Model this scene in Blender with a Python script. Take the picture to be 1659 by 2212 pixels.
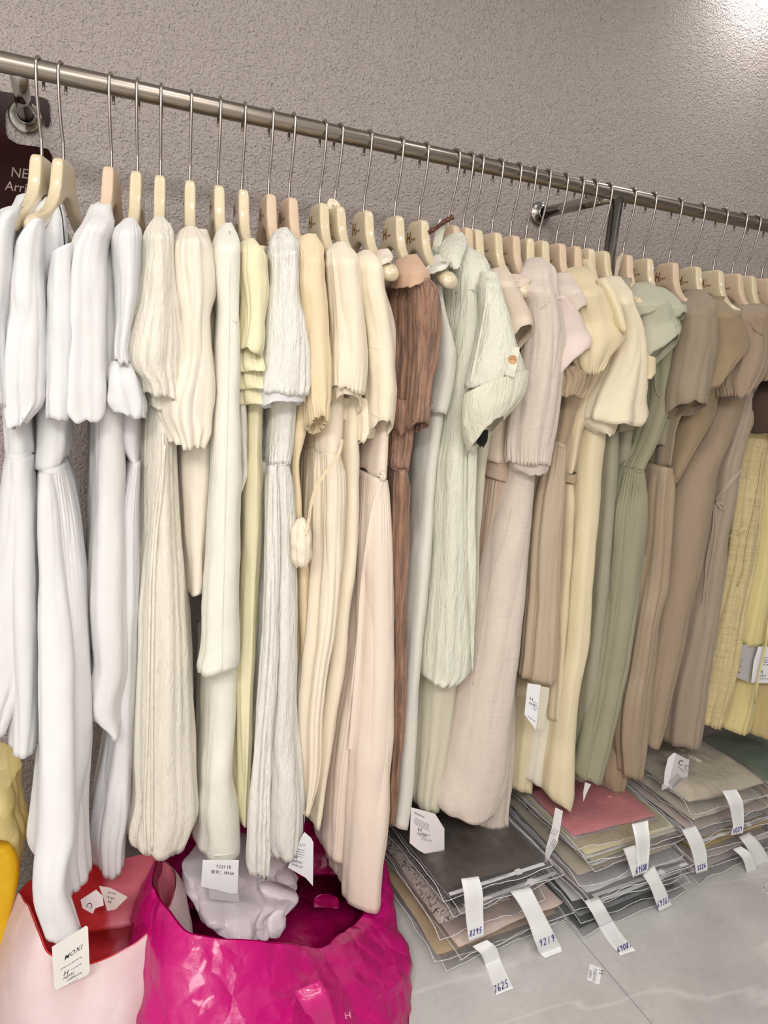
import bpy, math, random
import numpy as np
from mathutils import Matrix, Vector
from mathutils.bvhtree import BVHTree

for o in list(bpy.data.objects):
    bpy.data.objects.remove(o, do_unlink=True)
SC = bpy.context.scene
COL = SC.collection

# ---------------------------------------------------------------- camera
FPX = 1532.97                       # focal length in pixels of the 1659 x 2212 frame
PITCH, YAW, ROLL = 0.219513684, 0.434007285, 0.0812309236
CAM = np.array([0.0, -2.0125, 1.596])
_cy, _sy, _cp, _sp = math.cos(YAW), math.sin(YAW), math.cos(PITCH), math.sin(PITCH)
_f = np.array([_sy*_cp, _cy*_cp, -_sp]); _r = np.array([_cy, -_sy, 0.0]); _u = np.cross(_r, _f)
_cr, _sr = math.cos(ROLL), math.sin(ROLL)
RM = np.array([_cr*_r + _sr*_u, -_sr*_r + _cr*_u, _f])
cd = bpy.data.cameras.new('camera'); cam = bpy.data.objects.new('camera', cd); COL.objects.link(cam)
cd.sensor_fit = 'VERTICAL'; cd.sensor_height = 24.0; cd.lens = FPX/2212*24.0
cd.clip_start = 0.05; cd.clip_end = 50
M = Matrix.Identity(4)
for i in range(3):
    M[i][0], M[i][1], M[i][2], M[i][3] = RM[0][i], RM[1][i], -RM[2][i], CAM[i]
cam.matrix_world = M
SC.camera = cam

# ---------------------------------------------------------------- view, world
SC.view_settings.view_transform = 'Standard'; SC.view_settings.look = 'None'
SC.view_settings.gamma = 1.0; SC.view_settings.use_curve_mapping = False
SC.view_settings.exposure = -0.30
W = bpy.data.worlds.new('world'); SC.world = W; W.use_nodes = True
W.node_tree.nodes['Background'].inputs[0].default_value = (1.0, 0.96, 0.92, 1)
W.node_tree.nodes['Background'].inputs[1].default_value = 0.25

YR = -0.345        # the rail's plane; the wall stands at y = 0, the floor at z = 0
RAILZ = 2.072
CEIL = 3.05

def lamp_area(name, loc, size, power, color=(1, .98, .965), rot=(0, 0, 0), shape='DISK', spread=math.pi, parent=None, size_y=None):
    l = bpy.data.lights.new(name, 'AREA'); l.shape = shape; l.size = size; l.energy = power; l.color = color; l.spread = spread
    if size_y: l.shape = 'RECTANGLE'; l.size_y = size_y
    o = bpy.data.objects.new(name, l); o.location = loc; o.rotation_euler = rot; COL.objects.link(o)
    if parent: o.parent = parent
    return o
# two long light panels over the aisle
LIGHTS = [(-1.25, -3.1), (0.1, -3.5)]
for (lx, ly) in LIGHTS:
    lamp_area('panel_light', (lx, ly, CEIL-0.03), 1.4, 72, size_y=0.45)
# downlights of the shop ceiling (x, y, watts)
DOWN = [(-0.6, -1.1, 5), (0.35, -1.1, 4.5), (1.3, -1.1, 3), (2.3, -1.1, 2), (-1.2, -2.0, 6), (0.45, -2.0, 6), (2.2, -2.0, 2), (3.2, -1.7, 2)]
for (lx, ly, e) in DOWN:
    lamp_area('downlight_lamp', (lx, ly, CEIL-0.03), 0.11, e)
WASH = (2.16, -0.075, CEIL-0.03)
lamp_area('wall_wash_lamp', WASH, 0.10, 3.4, spread=math.radians(140))

# ---------------------------------------------------------------- helpers
def ray(px, py):
    return RM.T @ np.array([(px-829.5)/FPX, -(py-1106)/FPX, 1.0])
def at(px, py, y):
    r = ray(px, py); return CAM + r*((y-CAM[1])/r[1])
def atd(px, py, d):
    return at(px, py, YR-d)
def atz(px, py, z):
    r = ray(px, py); return CAM + r*((z-CAM[2])/r[2])
def pix(P):
    c = (np.asarray(P)-CAM) @ RM.T
    return np.stack([829.5+FPX*c[..., 0]/c[..., 2], 1106-FPX*c[..., 1]/c[..., 2]], -1)

def lin(c):
    return tuple(((v/255)/12.92 if v/255 <= .04045 else ((v/255+.055)/1.055)**2.4) for v in c)

_perm = np.random.RandomState(7).rand(4096)
def vnoise(P, seed=0):
    P = np.asarray(P, float)
    i = np.floor(P).astype(np.int64); f = P-i; f = f*f*(3-2*f)
    def h(a, b, c):
        n = (a*374761393 + b*668265263 + c*1274126177 + seed*9176263) & 0x7fffffff
        n = ((n ^ (n >> 13))*1274126177) & 0x7fffffff
        return _perm[(n ^ (n >> 16)) & 4095]
    r = 0
    for dx in (0, 1):
        for dy in (0, 1):
            for dz in (0, 1):
                w = (f[..., 0] if dx else 1-f[..., 0])*(f[..., 1] if dy else 1-f[..., 1])*(f[..., 2] if dz else 1-f[..., 2])
                r = r + w*h(i[..., 0]+dx, i[..., 1]+dy, i[..., 2]+dz)
    return r*2-1
def crumple(P, freq, seed=0, octaves=4):
    """ridged noise: sharp creases between flat facets, about -1 .. 1"""
    r = 0; a = 1; t = 0
    for k in range(octaves):
        r = r + a*(1-2.2*np.abs(vnoise(P*freq, seed+k*17))); t += a; a *= .5; freq *= 1.9
    return r/t

def facets(P, freq, seed=0, k=7):
    """flat facets between straight creases, like crumpled film or paper"""
    rs = np.random.RandomState(seed+5); r = 0; P = P+.03*np.stack([vnoise(P*5, seed), vnoise(P*5, seed+1), vnoise(P*5, seed+2)], -1)
    for i in range(k):
        d = rs.randn(3); d /= np.linalg.norm(d); x = (P@d)*freq*(1+.35*i)+rs.rand()*9
        r = r+(2*np.abs(2*(x-np.floor(x+.5)))-1)/(1+.35*i)
    return r/2.6
def catmull(rows, n):
    rows = np.asarray(rows, float); k = len(rows)
    if k == 1: return np.repeat(rows, n, 0)
    dd = np.maximum(np.linalg.norm(np.diff(rows[:, :4], axis=0), axis=1), 1e-3)
    t = np.concatenate([[0], np.cumsum(dd)]); t /= t[-1]
    m = np.zeros_like(rows)
    s = np.diff(rows, axis=0)/np.diff(t)[:, None]
    m[0] = s[0]; m[-1] = s[-1]
    if k > 2:
        w0 = np.diff(t)[1:, None]; w1 = np.diff(t)[:-1, None]
        m[1:-1] = (s[:-1]*w0+s[1:]*w1)/(w0+w1)
        # monotone limiter keeps the outline from overshooting
        flat = s[:-1]*s[1:] <= 0
        m[1:-1][flat] = 0
    q = np.linspace(0, 1, n); j = np.clip(np.searchsorted(t, q, 'right')-1, 0, k-2)
    h = (t[j+1]-t[j])[:, None]; x = ((q-t[j])[:, None])/h
    return ((2*x**3-3*x**2+1)*rows[j]+(x**3-2*x**2+x)*h*m[j]+(-2*x**3+3*x**2)*rows[j+1]+(x**3-x**2)*h*m[j+1])

def new_mesh(name, V, F, smooth=True):
    """V (n,3) array, F list of index arrays (k,3) or (k,4)"""
    me = bpy.data.meshes.new(name)
    V = np.asarray(V, np.float32)
    me.vertices.add(len(V)); me.vertices.foreach_set('co', V.ravel())
    if isinstance(F, np.ndarray): F = [F]
    F = [np.asarray(f, np.int32) for f in F if len(f)]
    loops = np.concatenate([f.ravel() for f in F]); tot = np.concatenate([np.full(len(f), f.shape[1], np.int32) for f in F])
    start = np.concatenate([[0], np.cumsum(tot)[:-1]]).astype(np.int32)
    me.loops.add(len(loops)); me.loops.foreach_set('vertex_index', loops)
    me.polygons.add(len(tot)); me.polygons.foreach_set('loop_start', start)
    try: me.polygons.foreach_set('loop_total', tot)
    except Exception: pass
    me.update(calc_edges=True); me.validate()
    me.polygons.foreach_set('use_smooth', np.full(len(me.polygons), bool(smooth)))
    return me

def link(name, me, mat, parent=None, loc=None):
    o = bpy.data.objects.new(name, me); COL.objects.link(o)
    if mat is not None and me is not None and len(me.materials) == 0: me.materials.append(mat)
    if parent is not None: o.parent = parent
    if loc is not None: o.location = loc
    return o
def tag(o, label=None, cat=None, group=None, kind=None):
    if label: o['label'] = label
    if cat: o['category'] = cat
    if group: o['group'] = group
    if kind: o['kind'] = kind
    return o
def thing(name, label, cat, loc=(0, 0, 0), group=None, rz=0):
    o = bpy.data.objects.new(name, None); COL.objects.link(o); o.location = loc; o.rotation_euler = (0, 0, rz)
    o.empty_display_size = .05
    return tag(o, label, cat, group)
def origin(o):
    p = o; v = np.zeros(3)
    while p is not None:
        v = v+np.array(p.location); p = p.parent
    return v

def grid_faces(nv, nu, closed=True, off=0):
    a = np.arange(nv-1)[:, None]*nu; b = np.arange(nu if closed else nu-1)[None, :]
    b2 = (b+1) % nu
    return (np.stack([a+b, a+b2, a+nu+b2, a+nu+b], -1).reshape(-1, 4)+off).astype(np.int32)

def box_mesh(name, x0, x1, y0, y1, z0, z1):
    V = np.array([(x, y, z) for x in (x0, x1) for y in (y0, y1) for z in (z0, z1)])
    F = np.array([(0, 1, 3, 2), (4, 6, 7, 5), (0, 4, 5, 1), (2, 3, 7, 6), (0, 2, 6, 4), (1, 5, 7, 3)])
    return new_mesh(name, V, F, smooth=False)

def tube_mesh(name, P, r, n=10, cap=True):
    """round tube along a polyline; r scalar or per point"""
    P = np.asarray(P, float); k = len(P); r = np.broadcast_to(np.asarray(r, float), (k,))
    T = np.gradient(P, axis=0); T /= np.linalg.norm(T, axis=1)[:, None]+1e-12
    a = np.array([0, 0, 1.0]) if abs(T[0][2]) < .9 else np.array([1.0, 0, 0])
    N = np.cross(T[0], a); N /= np.linalg.norm(N); ring = []
    th = np.arange(n)/n*2*math.pi
    for i in range(k):
        N = N-T[i]*np.dot(N, T[i]); N /= np.linalg.norm(N)+1e-12; B = np.cross(T[i], N)
        ring.append(P[i]+r[i]*(np.cos(th)[:, None]*N+np.sin(th)[:, None]*B))
    V = np.concatenate(ring); F = [grid_faces(k, n)]
    if cap:
        c0, c1 = len(V), len(V)+1; V = np.concatenate([V, P[:1], P[-1:]])
        j = np.arange(n); F.append(np.stack([np.full(n, c0), (j+1) % n, j], -1)); F.append(np.stack([np.full(n, c1), (k-1)*n+j, (k-1)*n+(j+1) % n], -1))
    return new_mesh(name, V, F)

def smooth_path(P, n):
    P = np.asarray(P, float)
    if P.shape[1] < 4: P4 = np.concatenate([P, np.zeros((len(P), 4-P.shape[1]))], 1)
    else: P4 = P
    return catmull(P4, n)[:, :P.shape[1]]

# ---------------------------------------------------------------- materials
def mat_new(name):
    m = bpy.data.materials.new(name); m.use_nodes = True
    return m, m.node_tree, m.node_tree.nodes['Principled BSDF']
def nd(t, kind, **kw):
    n = t.nodes.new(kind)
    for k, v in kw.items(): setattr(n, k, v)
    return n
def tex_coord(t, scale, kind='Object'):
    c = nd(t, 'ShaderNodeTexCoord'); m = nd(t, 'ShaderNodeMapping'); m.inputs['Scale'].default_value = scale
    t.links.new(c.outputs[kind], m.inputs['Vector']); return m.outputs[0]
def noise(t, vec, scale, detail=3, rough=.5):
    n = nd(t, 'ShaderNodeTexNoise'); n.inputs['Scale'].default_value = scale; n.inputs['Detail'].default_value = detail; n.inputs['Roughness'].default_value = rough
    t.links.new(vec, n.inputs['Vector']); return n.outputs['Fac']
def bump(t, h, dist, strength=1.0, prev=None):
    b = nd(t, 'ShaderNodeBump'); b.inputs['Distance'].default_value = dist; b.inputs['Strength'].default_value = strength
    t.links.new(h, b.inputs['Height'])
    if prev is not None: t.links.new(prev, b.inputs['Normal'])
    return b.outputs[0]
def mixcol(t, fac, a, b):
    m = nd(t, 'ShaderNodeMix', data_type='RGBA'); m.inputs[6].default_value = (*a, 1); m.inputs[7].default_value = (*b, 1)
    t.links.new(fac, m.inputs[0]); return m.outputs[2]
def ramp(t, fac, stops):
    r = nd(t, 'ShaderNodeValToRGB'); e = r.color_ramp.elements
    while len(e) < len(stops): e.new(.5)
    for i, (p, c) in enumerate(stops):
        e[i].position = p; e[i].color = (*c, 1) if len(c) == 3 else c
    t.links.new(fac, r.inputs[0]); return r.outputs[0]

def cloth(name, rgb, kind='plain', trans=.18, gain=1.0):
    m, t, p = mat_new(name); c = lin(rgb); lum = .3*c[0]+.6*c[1]+.1*c[2]; c = tuple(min(.9, (v*.94+lum*.06)*gain) for v in c)
    out = t.nodes['Material Output']
    p.inputs['Roughness'].default_value = .85; p.inputs['Specular IOR Level'].default_value = .25
    p.inputs['Sheen Weight'].default_value = .12; p.inputs['Sheen Roughness'].default_value = .5
    dark = tuple(v*.86 for v in c); colsock = None; nrm = None
    if kind == 'plain':
        v = tex_coord(t, (1, 1, .45)); nrm = bump(t, noise(t, v, 26, 4, .6), .004, .55)
        nrm = bump(t, noise(t, tex_coord(t, (1, 1, 1)), 700, 2), .0004, .5, nrm)
    elif kind == 'satin':
        p.inputs['Roughness'].default_value = .5; p.inputs['Specular IOR Level'].default_value = .5
        v = tex_coord(t, (1, 1, .35)); nrm = bump(t, noise(t, v, 20, 3, .5), .004, .5)
    elif kind == 'crinkle':
        v = tex_coord(t, (1, 1, .16)); h = noise(t, v, 95, 5, .62); nrm = bump(t, h, .010, .9)
        nrm = bump(t, noise(t, tex_coord(t, (1, 1, .5)), 160, 3, .6), .003, .5, nrm)
        colsock = mixcol(t, ramp(t, h, [(.35, (0, 0, 0)), (.6, (1, 1, 1))]), tuple(x*.96 for x in c), c)
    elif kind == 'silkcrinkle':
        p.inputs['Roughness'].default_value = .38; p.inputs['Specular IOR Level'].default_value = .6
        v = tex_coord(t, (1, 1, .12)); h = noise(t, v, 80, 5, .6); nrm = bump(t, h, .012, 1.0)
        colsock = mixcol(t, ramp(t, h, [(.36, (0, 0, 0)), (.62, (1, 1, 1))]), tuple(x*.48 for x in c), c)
    elif kind == 'linen':
        h1 = noise(t, tex_coord(t, (18, 18, 420)), 1, 3, .6); h2 = noise(t, tex_coord(t, (420, 420, 18)), 1, 3, .6)
        a = nd(t, 'ShaderNodeMath', operation='ADD'); t.links.new(h1, a.inputs[0]); t.links.new(h2, a.inputs[1])
        colsock = mixcol(t, ramp(t, a.outputs[0], [(.75, (0, 0, 0)), (1.0, (1, 1, 1))]), tuple(x*.88 for x in c), c)
        nrm = bump(t, a.outputs[0], .0006, .6); nrm = bump(t, noise(t, tex_coord(t, (1, 1, .5)), 22, 4, .6), .005, .5, nrm)
    elif kind == 'knit':
        w = nd(t, 'ShaderNodeTexWave', wave_type='BANDS', bands_direction='X'); w.inputs['Scale'].default_value = 130; w.inputs['Distortion'].default_value = .6; w.inputs['Detail Scale'].default_value = 2
        t.links.new(tex_coord(t, (1, 1, 1)), w.inputs['Vector']); nrm = bump(t, w.outputs['Fac'], .0012, .35)
        nrm = bump(t, noise(t, tex_coord(t, (1, 1, 1)), 500, 2), .0008, .5, nrm)
    elif kind == 'gauze':
        h = noise(t, tex_coord(t, (1, 1, .25)), 150, 4, .65); nrm = bump(t, h, .006, .8)
        vo = nd(t, 'ShaderNodeTexVoronoi'); vo.inputs['Scale'].default_value = 1; t.links.new(tex_coord(t, (120, 120, 60)), vo.inputs['Vector'])
        nrm = bump(t, vo.outputs['Distance'], .0012, .4, nrm)
        colsock = mixcol(t, h, tuple(x*.96 for x in c), c)
    elif kind == 'plaid':
        w1 = noise(t, tex_coord(t, (420, 420, 5)), 1, 2, .6); w2 = noise(t, tex_coord(t, (9, 9, 480)), 1, 2, .6)
        a = nd(t, 'ShaderNodeMath', operation='ADD'); t.links.new(w1, a.inputs[0]); t.links.new(w2, a.inputs[1])
        colsock = mixcol(t, ramp(t, a.outputs[0], [(.75, (0, 0, 0)), (1.2, (1, 1, 1))]), tuple(x*.62 for x in c), c)
        nrm = bump(t, a.outputs[0], .001, .6); nrm = bump(t, noise(t, tex_coord(t, (1, 1, .3)), 50, 3), .005, .6, nrm)
    p.inputs['Base Color'].default_value = (*c, 1)
    if colsock is not None: t.links.new(colsock, p.inputs['Base Color'])
    if nrm is not None: t.links.new(nrm, p.inputs['Normal'])
    trans *= .5
    if trans > 0:
        tr = nd(t, 'ShaderNodeBsdfTranslucent'); tr.inputs[0].default_value = (*c, 1)
        if nrm is not None: t.links.new(nrm, tr.inputs['Normal'])
        mx = nd(t, 'ShaderNodeMixShader'); mx.inputs[0].default_value = trans
        t.links.new(p.outputs[0], mx.inputs[1]); t.links.new(tr.outputs[0], mx.inputs[2]); t.links.new(mx.outputs[0], out.inputs['Surface'])
    return m

def simple(name, rgb, rough=.5, metal=0, spec=.5, coat=0, bumpspec=None):
    m, t, p = mat_new(name); p.inputs['Base Color'].default_value = (*lin(rgb), 1); p.inputs['Roughness'].default_value = rough
    p.inputs['Metallic'].default_value = metal; p.inputs['Specular IOR Level'].default_value = spec; p.inputs['Coat Weight'].default_value = coat
    p.inputs['Coat Roughness'].default_value = .06
    if bumpspec:
        sc, dist, st = bumpspec; t.links.new(bump(t, noise(t, tex_coord(t, (1, 1, 1)), sc, 4, .6), dist, st), p.inputs['Normal'])
    return m
# ---------------------------------------------------------------- setting
def wall_material():
    m, t, p = mat_new('stucco_wall'); v = tex_coord(t, (1, 1, 1))
    h = noise(t, v, 170, 3, .55); h2 = noise(t, v, 75, 2, .5)
    n = bump(t, h2, .012, .7); n = bump(t, h, .012, 1.0, n)
    t.links.new(n, p.inputs['Normal']); p.inputs['Roughness'].default_value = .62; p.inputs['Specular IOR Level'].default_value = .35
    t.links.new(mixcol(t, noise(t, v, 2.2, 3), lin((198, 187, 182)), lin((204, 193, 188))), p.inputs['Base Color'])
    return m
def floor_material():
    m, t, p = mat_new('grey_marble_tile'); v = tex_coord(t, (1, 1, 1))
    big = noise(t, v, 2.6, 6, .62); fine = noise(t, v, 38, 5, .7)
    base = mixcol(t, ramp(t, big, [(.32, (0, 0, 0)), (.7, (1, 1, 1))]), lin((178, 177, 174)), lin((204, 203, 200)))
    # pale veins: thin ridges of a warped noise
    w = nd(t, 'ShaderNodeTexNoise'); w.inputs['Scale'].default_value = 1.5; w.inputs['Detail'].default_value = 4; w.inputs['Roughness'].default_value = .4; w.inputs['Distortion'].default_value = .2
    t.links.new(tex_coord(t, (.55, 2.1, 1)), w.inputs['Vector'])
    s = nd(t, 'ShaderNodeMath', operation='SUBTRACT'); s.inputs[1].default_value = .5; t.links.new(w.outputs['Fac'], s.inputs[0])
    ab = nd(t, 'ShaderNodeMath', operation='ABSOLUTE'); t.links.new(s.outputs[0], ab.inputs[0])
    vein = ramp(t, ab.outputs[0], [(0, (.38, .38, .38)), (.010, (0, 0, 0))])
    mx = nd(t, 'ShaderNodeMix', data_type='RGBA'); t.links.new(vein, mx.inputs[0]); t.links.new(base, mx.inputs[6]); mx.inputs[7].default_value = (*lin((226, 225, 222)), 1)
    mx2 = nd(t, 'ShaderNodeMix', data_type='RGBA', blend_type='MULTIPLY'); mx2.inputs[0].default_value = .35; t.links.new(mx.outputs[2], mx2.inputs[6])
    t.links.new(ramp(t, fine, [(.3, (.75, .75, .75)), (.6, (1, 1, 1))]), mx2.inputs[7])
    t.links.new(mx2.outputs[2], p.inputs['Base Color'])
    p.inputs['Roughness'].default_value = .42; p.inputs['Specular IOR Level'].default_value = .35
    t.links.new(bump(t, fine, .0006, .3), p.inputs['Normal'])
    return m
def steel_material(name='brushed_steel', base=(166, 157, 146), rough=.30, scale=(3, 220, 220)):
    m, t, p = mat_new(name); p.inputs['Metallic'].default_value = 1.0
    h = noise(t, tex_coord(t, scale), 1, 3, .6)
    t.links.new(mixcol(t, h, tuple(v*.75 for v in lin(base)), lin(base)), p.inputs['Base Color'])
    r = ramp(t, h, [(.3, (rough*.7,)*3), (.7, (rough*1.35,)*3)]); t.links.new(r, p.inputs['Roughness'])
    t.links.new(bump(t, h, .0004, .35), p.inputs['Normal'])
    return m
MWALL = wall_material(); MFLOOR = floor_material(); MSTEEL = steel_material()
MWHITE = simple('white_paint', (214, 211, 207), .7)
X0, X1, Y0, Y1 = -2.2, 4.6, -4.3, 0.0
def struct(name, me, m): return tag(link(name, me, m), kind='structure')
struct('wall_back', box_mesh('wall_back', X0, X1, 0, .1, 0, CEIL), MWALL)
struct('wall_left', box_mesh('wall_left', X0-.1, X0, Y0, Y1, 0, CEIL), MWHITE)
struct('wall_right', box_mesh('wall_right', X1, X1+.1, Y0, Y1, 0, CEIL), MWALL)
struct('wall_front', box_mesh('wall_front', X0, X1, Y0-.1, Y0, 0, CEIL), MWHITE)
struct('ceiling', box_mesh('ceiling', X0, X1, Y0, Y1, CEIL, CEIL+.1), MWHITE)
MGROUT = simple('dark_grout', (92, 90, 86), .8)
fl = struct('floor', box_mesh('floor', X0, X1, Y0, Y1, -.08, -.004), MGROUT)
# large tiles, one object each, butted with a thin recessed joint
JX = 1.331
xs = [JX-.9*k for k in range(4, -1, -1)]+[JX+.9*k for k in range(1, 5)]
ys = [0.0, -1.3, -2.2, -3.1, -4.0, -4.9]
g = .0012
for i in range(len(xs)-1):
    for j in range(len(ys)-1):
        x0, x1 = max(xs[i], X0)+g, min(xs[i+1], X1)-g; y1, y0 = ys[j]-g, max(ys[j+1], Y0)+g
        if x1-x0 < .02 or y1-y0 < .02: continue
        link('tile', box_mesh('tile', x0, x1, y0, y1, -.004, 0.0), MFLOOR, fl)

MLAMP = bpy.data.materials.new('lamp_glow'); MLAMP.use_nodes = True
_t = MLAMP.node_tree; _t.nodes.remove(_t.nodes['Principled BSDF']); _e = _t.nodes.new('ShaderNodeEmission'); _e.inputs[0].default_value = (1, .95, .88, 1); _e.inputs[1].default_value = 6
_t.links.new(_e.outputs[0], _t.nodes['Material Output'].inputs[0])
MTRIM = simple('lamp_trim', (225, 225, 222), .4)
def disc(name, x, y, z, r, n=32):
    th = np.arange(n)/n*2*math.pi
    V = np.concatenate([np.stack([x+r*np.cos(th), y+r*np.sin(th), np.full(n, z)], 1), [[x, y, z]]]); j = np.arange(n)
    return new_mesh(name, V, np.stack([np.full(n, n), (j+1) % n, j], -1), False)
for k, (lx, ly, e) in enumerate(DOWN+[(WASH[0], WASH[1], 0)]):
    t = thing('downlight', 'round recessed ceiling downlight close to the textured back wall' if k == len(DOWN) else 'round recessed ceiling downlight over the shop aisle', 'ceiling light', (lx, ly, CEIL), 'ceiling downlights' if k < len(DOWN) else None)
    th = np.linspace(0, 2*math.pi, 41); ring = np.stack([.065*np.cos(th), .065*np.sin(th), np.full(41, -.006)], 1)
    link('trim_ring', tube_mesh('trim_ring', ring, .010, 8, False), MTRIM, t)
    link('lens', disc('lens', 0, 0, -.004, .058), MLAMP, t)
for k, (lx, ly) in enumerate(LIGHTS):
    t = thing('ceiling_panel_light', 'long flat ceiling light panel over the '+('left' if k == 0 else 'right')+' part of the aisle', 'ceiling light', (lx, ly, CEIL))
    link('panel_frame', box_mesh('panel_frame', -.72, .72, -.245, .245, -.012, 0), MTRIM, t)
    link('diffuser', box_mesh('diffuser', -.70, .70, -.21, .21, -.016, -.012), MLAMP, t)

# ---------------------------------------------------------------- rail
rail = thing('clothes_rail', 'long brushed steel clothes rail carrying all the hangers, with wall arms and floor post', 'clothes rail', (0, YR, RAILZ))
RR = .0184
xs_ = np.concatenate([np.linspace(-.42, -.10, 8), np.linspace(0, 3.6, 30)])
P = np.stack([xs_, np.zeros_like(xs_), np.where(xs_ < -.1, -.25*(xs_+.1)**2, 0)], 1)
link('rail_tube', tube_mesh('rail_tube', P, RR, 28), MSTEEL, rail)
MSTEELY = steel_material('polished_steel', (190, 186, 182), .16, (220, 3, 220))
MSTEELZ = steel_material('post_steel', (176, 172, 168), .22, (220, 220, 3))
def flange(parent, x, z):
    prof = [(0, .034), (.004, .037), (.009, .036), (.012, .031), (.013, .021), (.030, .0205), (.031, .018)]
    n = 36; th = np.arange(n)/n*2*math.pi; V = []
    for (dy, r) in prof: V.append(np.stack([x+r*np.cos(th), np.full(n, -YR-dy), z+r*np.sin(th)], 1))
    return link('wall_flange', new_mesh('wall_flange', np.concatenate(V), grid_faces(len(prof), n)), MSTEELY, parent)
for ax, dz in ((-.066, -.008), (1.388, -.008)):
    link('wall_arm', tube_mesh('wall_arm', [(ax, .005, dz), (ax, -YR-.005, dz)], .0165, 24), MSTEELY, rail); flange(rail, ax, dz)
link('floor_post', tube_mesh('floor_post', [(1.40, 0, -.01), (1.40, 0, -RAILZ)], .017, 24), MSTEELZ, rail)

# ---------------------------------------------------------------- sign behind the rail
MACR, t_, p_ = mat_new('dark_brown_acrylic'); p_.inputs['Base Color'].default_value = (*lin((38, 12, 8)), 1); p_.inputs['Roughness'].default_value = .15; p_.inputs['Specular IOR Level'].default_value = .05
MGREYTXT = simple('grey_sign_lettering', (150, 128, 122), .5)
def fillet(poly, radii, n=6):
    out = []; k = len(poly)
    for i in range(k):
        p0, p1, p2 = (np.array(poly[(i+o) % k], float) for o in (-1, 0, 1)); r = radii[i]
        if r <= 0: out.append(p1); continue
        a = (p0-p1)/np.linalg.norm(p0-p1); b = (p2-p1)/np.linalg.norm(p2-p1)
        for s in np.linspace(0, 1, n): out.append(p1+a*r*(1-s)**2+b*r*s**2)
    return np.array(out)
def prism_mesh(name, outline, fn, thick_vec):
    """outline (n,2); fn maps 2D to 3D front point; back = front + thick_vec"""
    import mathutils
    F3 = np.array([fn(*q) for q in outline]); B3 = F3+np.asarray(thick_vec); n = len(outline)
    tris = mathutils.geometry.tessellate_polygon([[Vector((q[0], q[1], 0)) for q in outline]])
    tr = np.array(tris); j = np.arange(n)
    return new_mesh(name, np.concatenate([F3, B3]), [tr, tr[:, ::-1]+n, np.stack([j, (j+1) % n, (j+1) % n+n, j+n], -1)], False)
o0 = at(0, 300, 0)
sign = thing('hanging_sign', 'dark brown acrylic door-hanger sign with grey lettering on the wall at far left', 'sign', (o0[0], -.006, 1.8))
sx = [(-80, 186), (0, 197), (90, 210), (102, 215), (107, 226), (109, 262), (106, 272), (100, 275), (96, 270), (95, 255), (90, 245), (80, 233), (62, 222), (40, 220), (20, 228), (12, 240), (12, 285), (18, 299), (38, 311), (88, 318), (104, 322), (112, 336), (116, 410), (120, 560), (-80, 540)]
ol = np.array([at(x, y, -.008)[[0, 2]] for x, y in sx])
sb = link('sign_plate', prism_mesh('sign_plate', ol, lambda a, b: np.array([a-o0[0], -.002, b-1.8]), (0, .005, 0)), MACR, sign)

_dg = None
def text_verts(body, size=1.0, extrude=0.0, bold=0.0, spacing=1.0, align='LEFT', shear=0.0):
    c = bpy.data.curves.new('txt', 'FONT'); c.body = body; c.size = size; c.extrude = extrude; c.offset = bold; c.space_character = spacing
    c.align_x = align; c.resolution_u = 3; c.shear = shear
    o = bpy.data.objects.new('txt', c); COL.objects.link(o)
    bpy.context.view_layer.update(); dg = bpy.context.evaluated_depsgraph_get()
    me = bpy.data.meshes.new_from_object(o.evaluated_get(dg), depsgraph=dg)
    V = np.zeros(len(me.vertices)*3); me.vertices.foreach_get('co', V); V = V.reshape(-1, 3)
    F = [tuple(p.vertices) for p in me.polygons]
    bpy.data.objects.remove(o, do_unlink=True); bpy.data.curves.remove(c); bpy.data.meshes.remove(me)
    return V, F
def text_on(parent, name, body, org, U, Vv, mat, lift=None, **kw):
    """org: world point of the text origin; U, Vv: world vectors of one unit (= font size) right and up"""
    V, F = text_verts(body, **kw)
    if len(V) == 0: return None
    U = np.asarray(U, float); Vv = np.asarray(Vv, float); nrm = np.cross(U, Vv); nrm /= np.linalg.norm(nrm)+1e-12
    Wd = np.asarray(org)+V[:, :1]*U+V[:, 1:2]*Vv+nrm*(.0006 if lift is None else lift)-origin(parent)
    me = bpy.data.meshes.new(name); me.from_pydata([tuple(v) for v in Wd], [], F); me.update()
    return link(name, me, mat, parent)
def text_px(parent, name, body, px, py, dx, dy, h, Y, mat, up=None, **kw):
    """text standing on the plane y = Y, starting at a photo pixel, running along (dx, dy), h pixels high"""
    L = math.hypot(dx, dy); r = np.array([dx/L, dy/L]); u = np.array([r[1], -r[0]]) if up is None else np.array(up, float)/math.hypot(*up)
    s = h/.7
    o = at(px, py, Y); U = at(px+r[0]*s, py+r[1]*s, Y)-o; Vv = at(px+u[0]*s, py+u[1]*s, Y)-o
    return text_on(parent, name, body, o, U, Vv, mat, **kw)
text_px(sign, 'lettering', 'NEW', 22, 381, 60, 8, 21, -.0085, MGREYTXT)
text_px(sign, 'lettering', 'Arrival', 10, 410, 60, 8, 20, -.0085, MGREYTXT)

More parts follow.
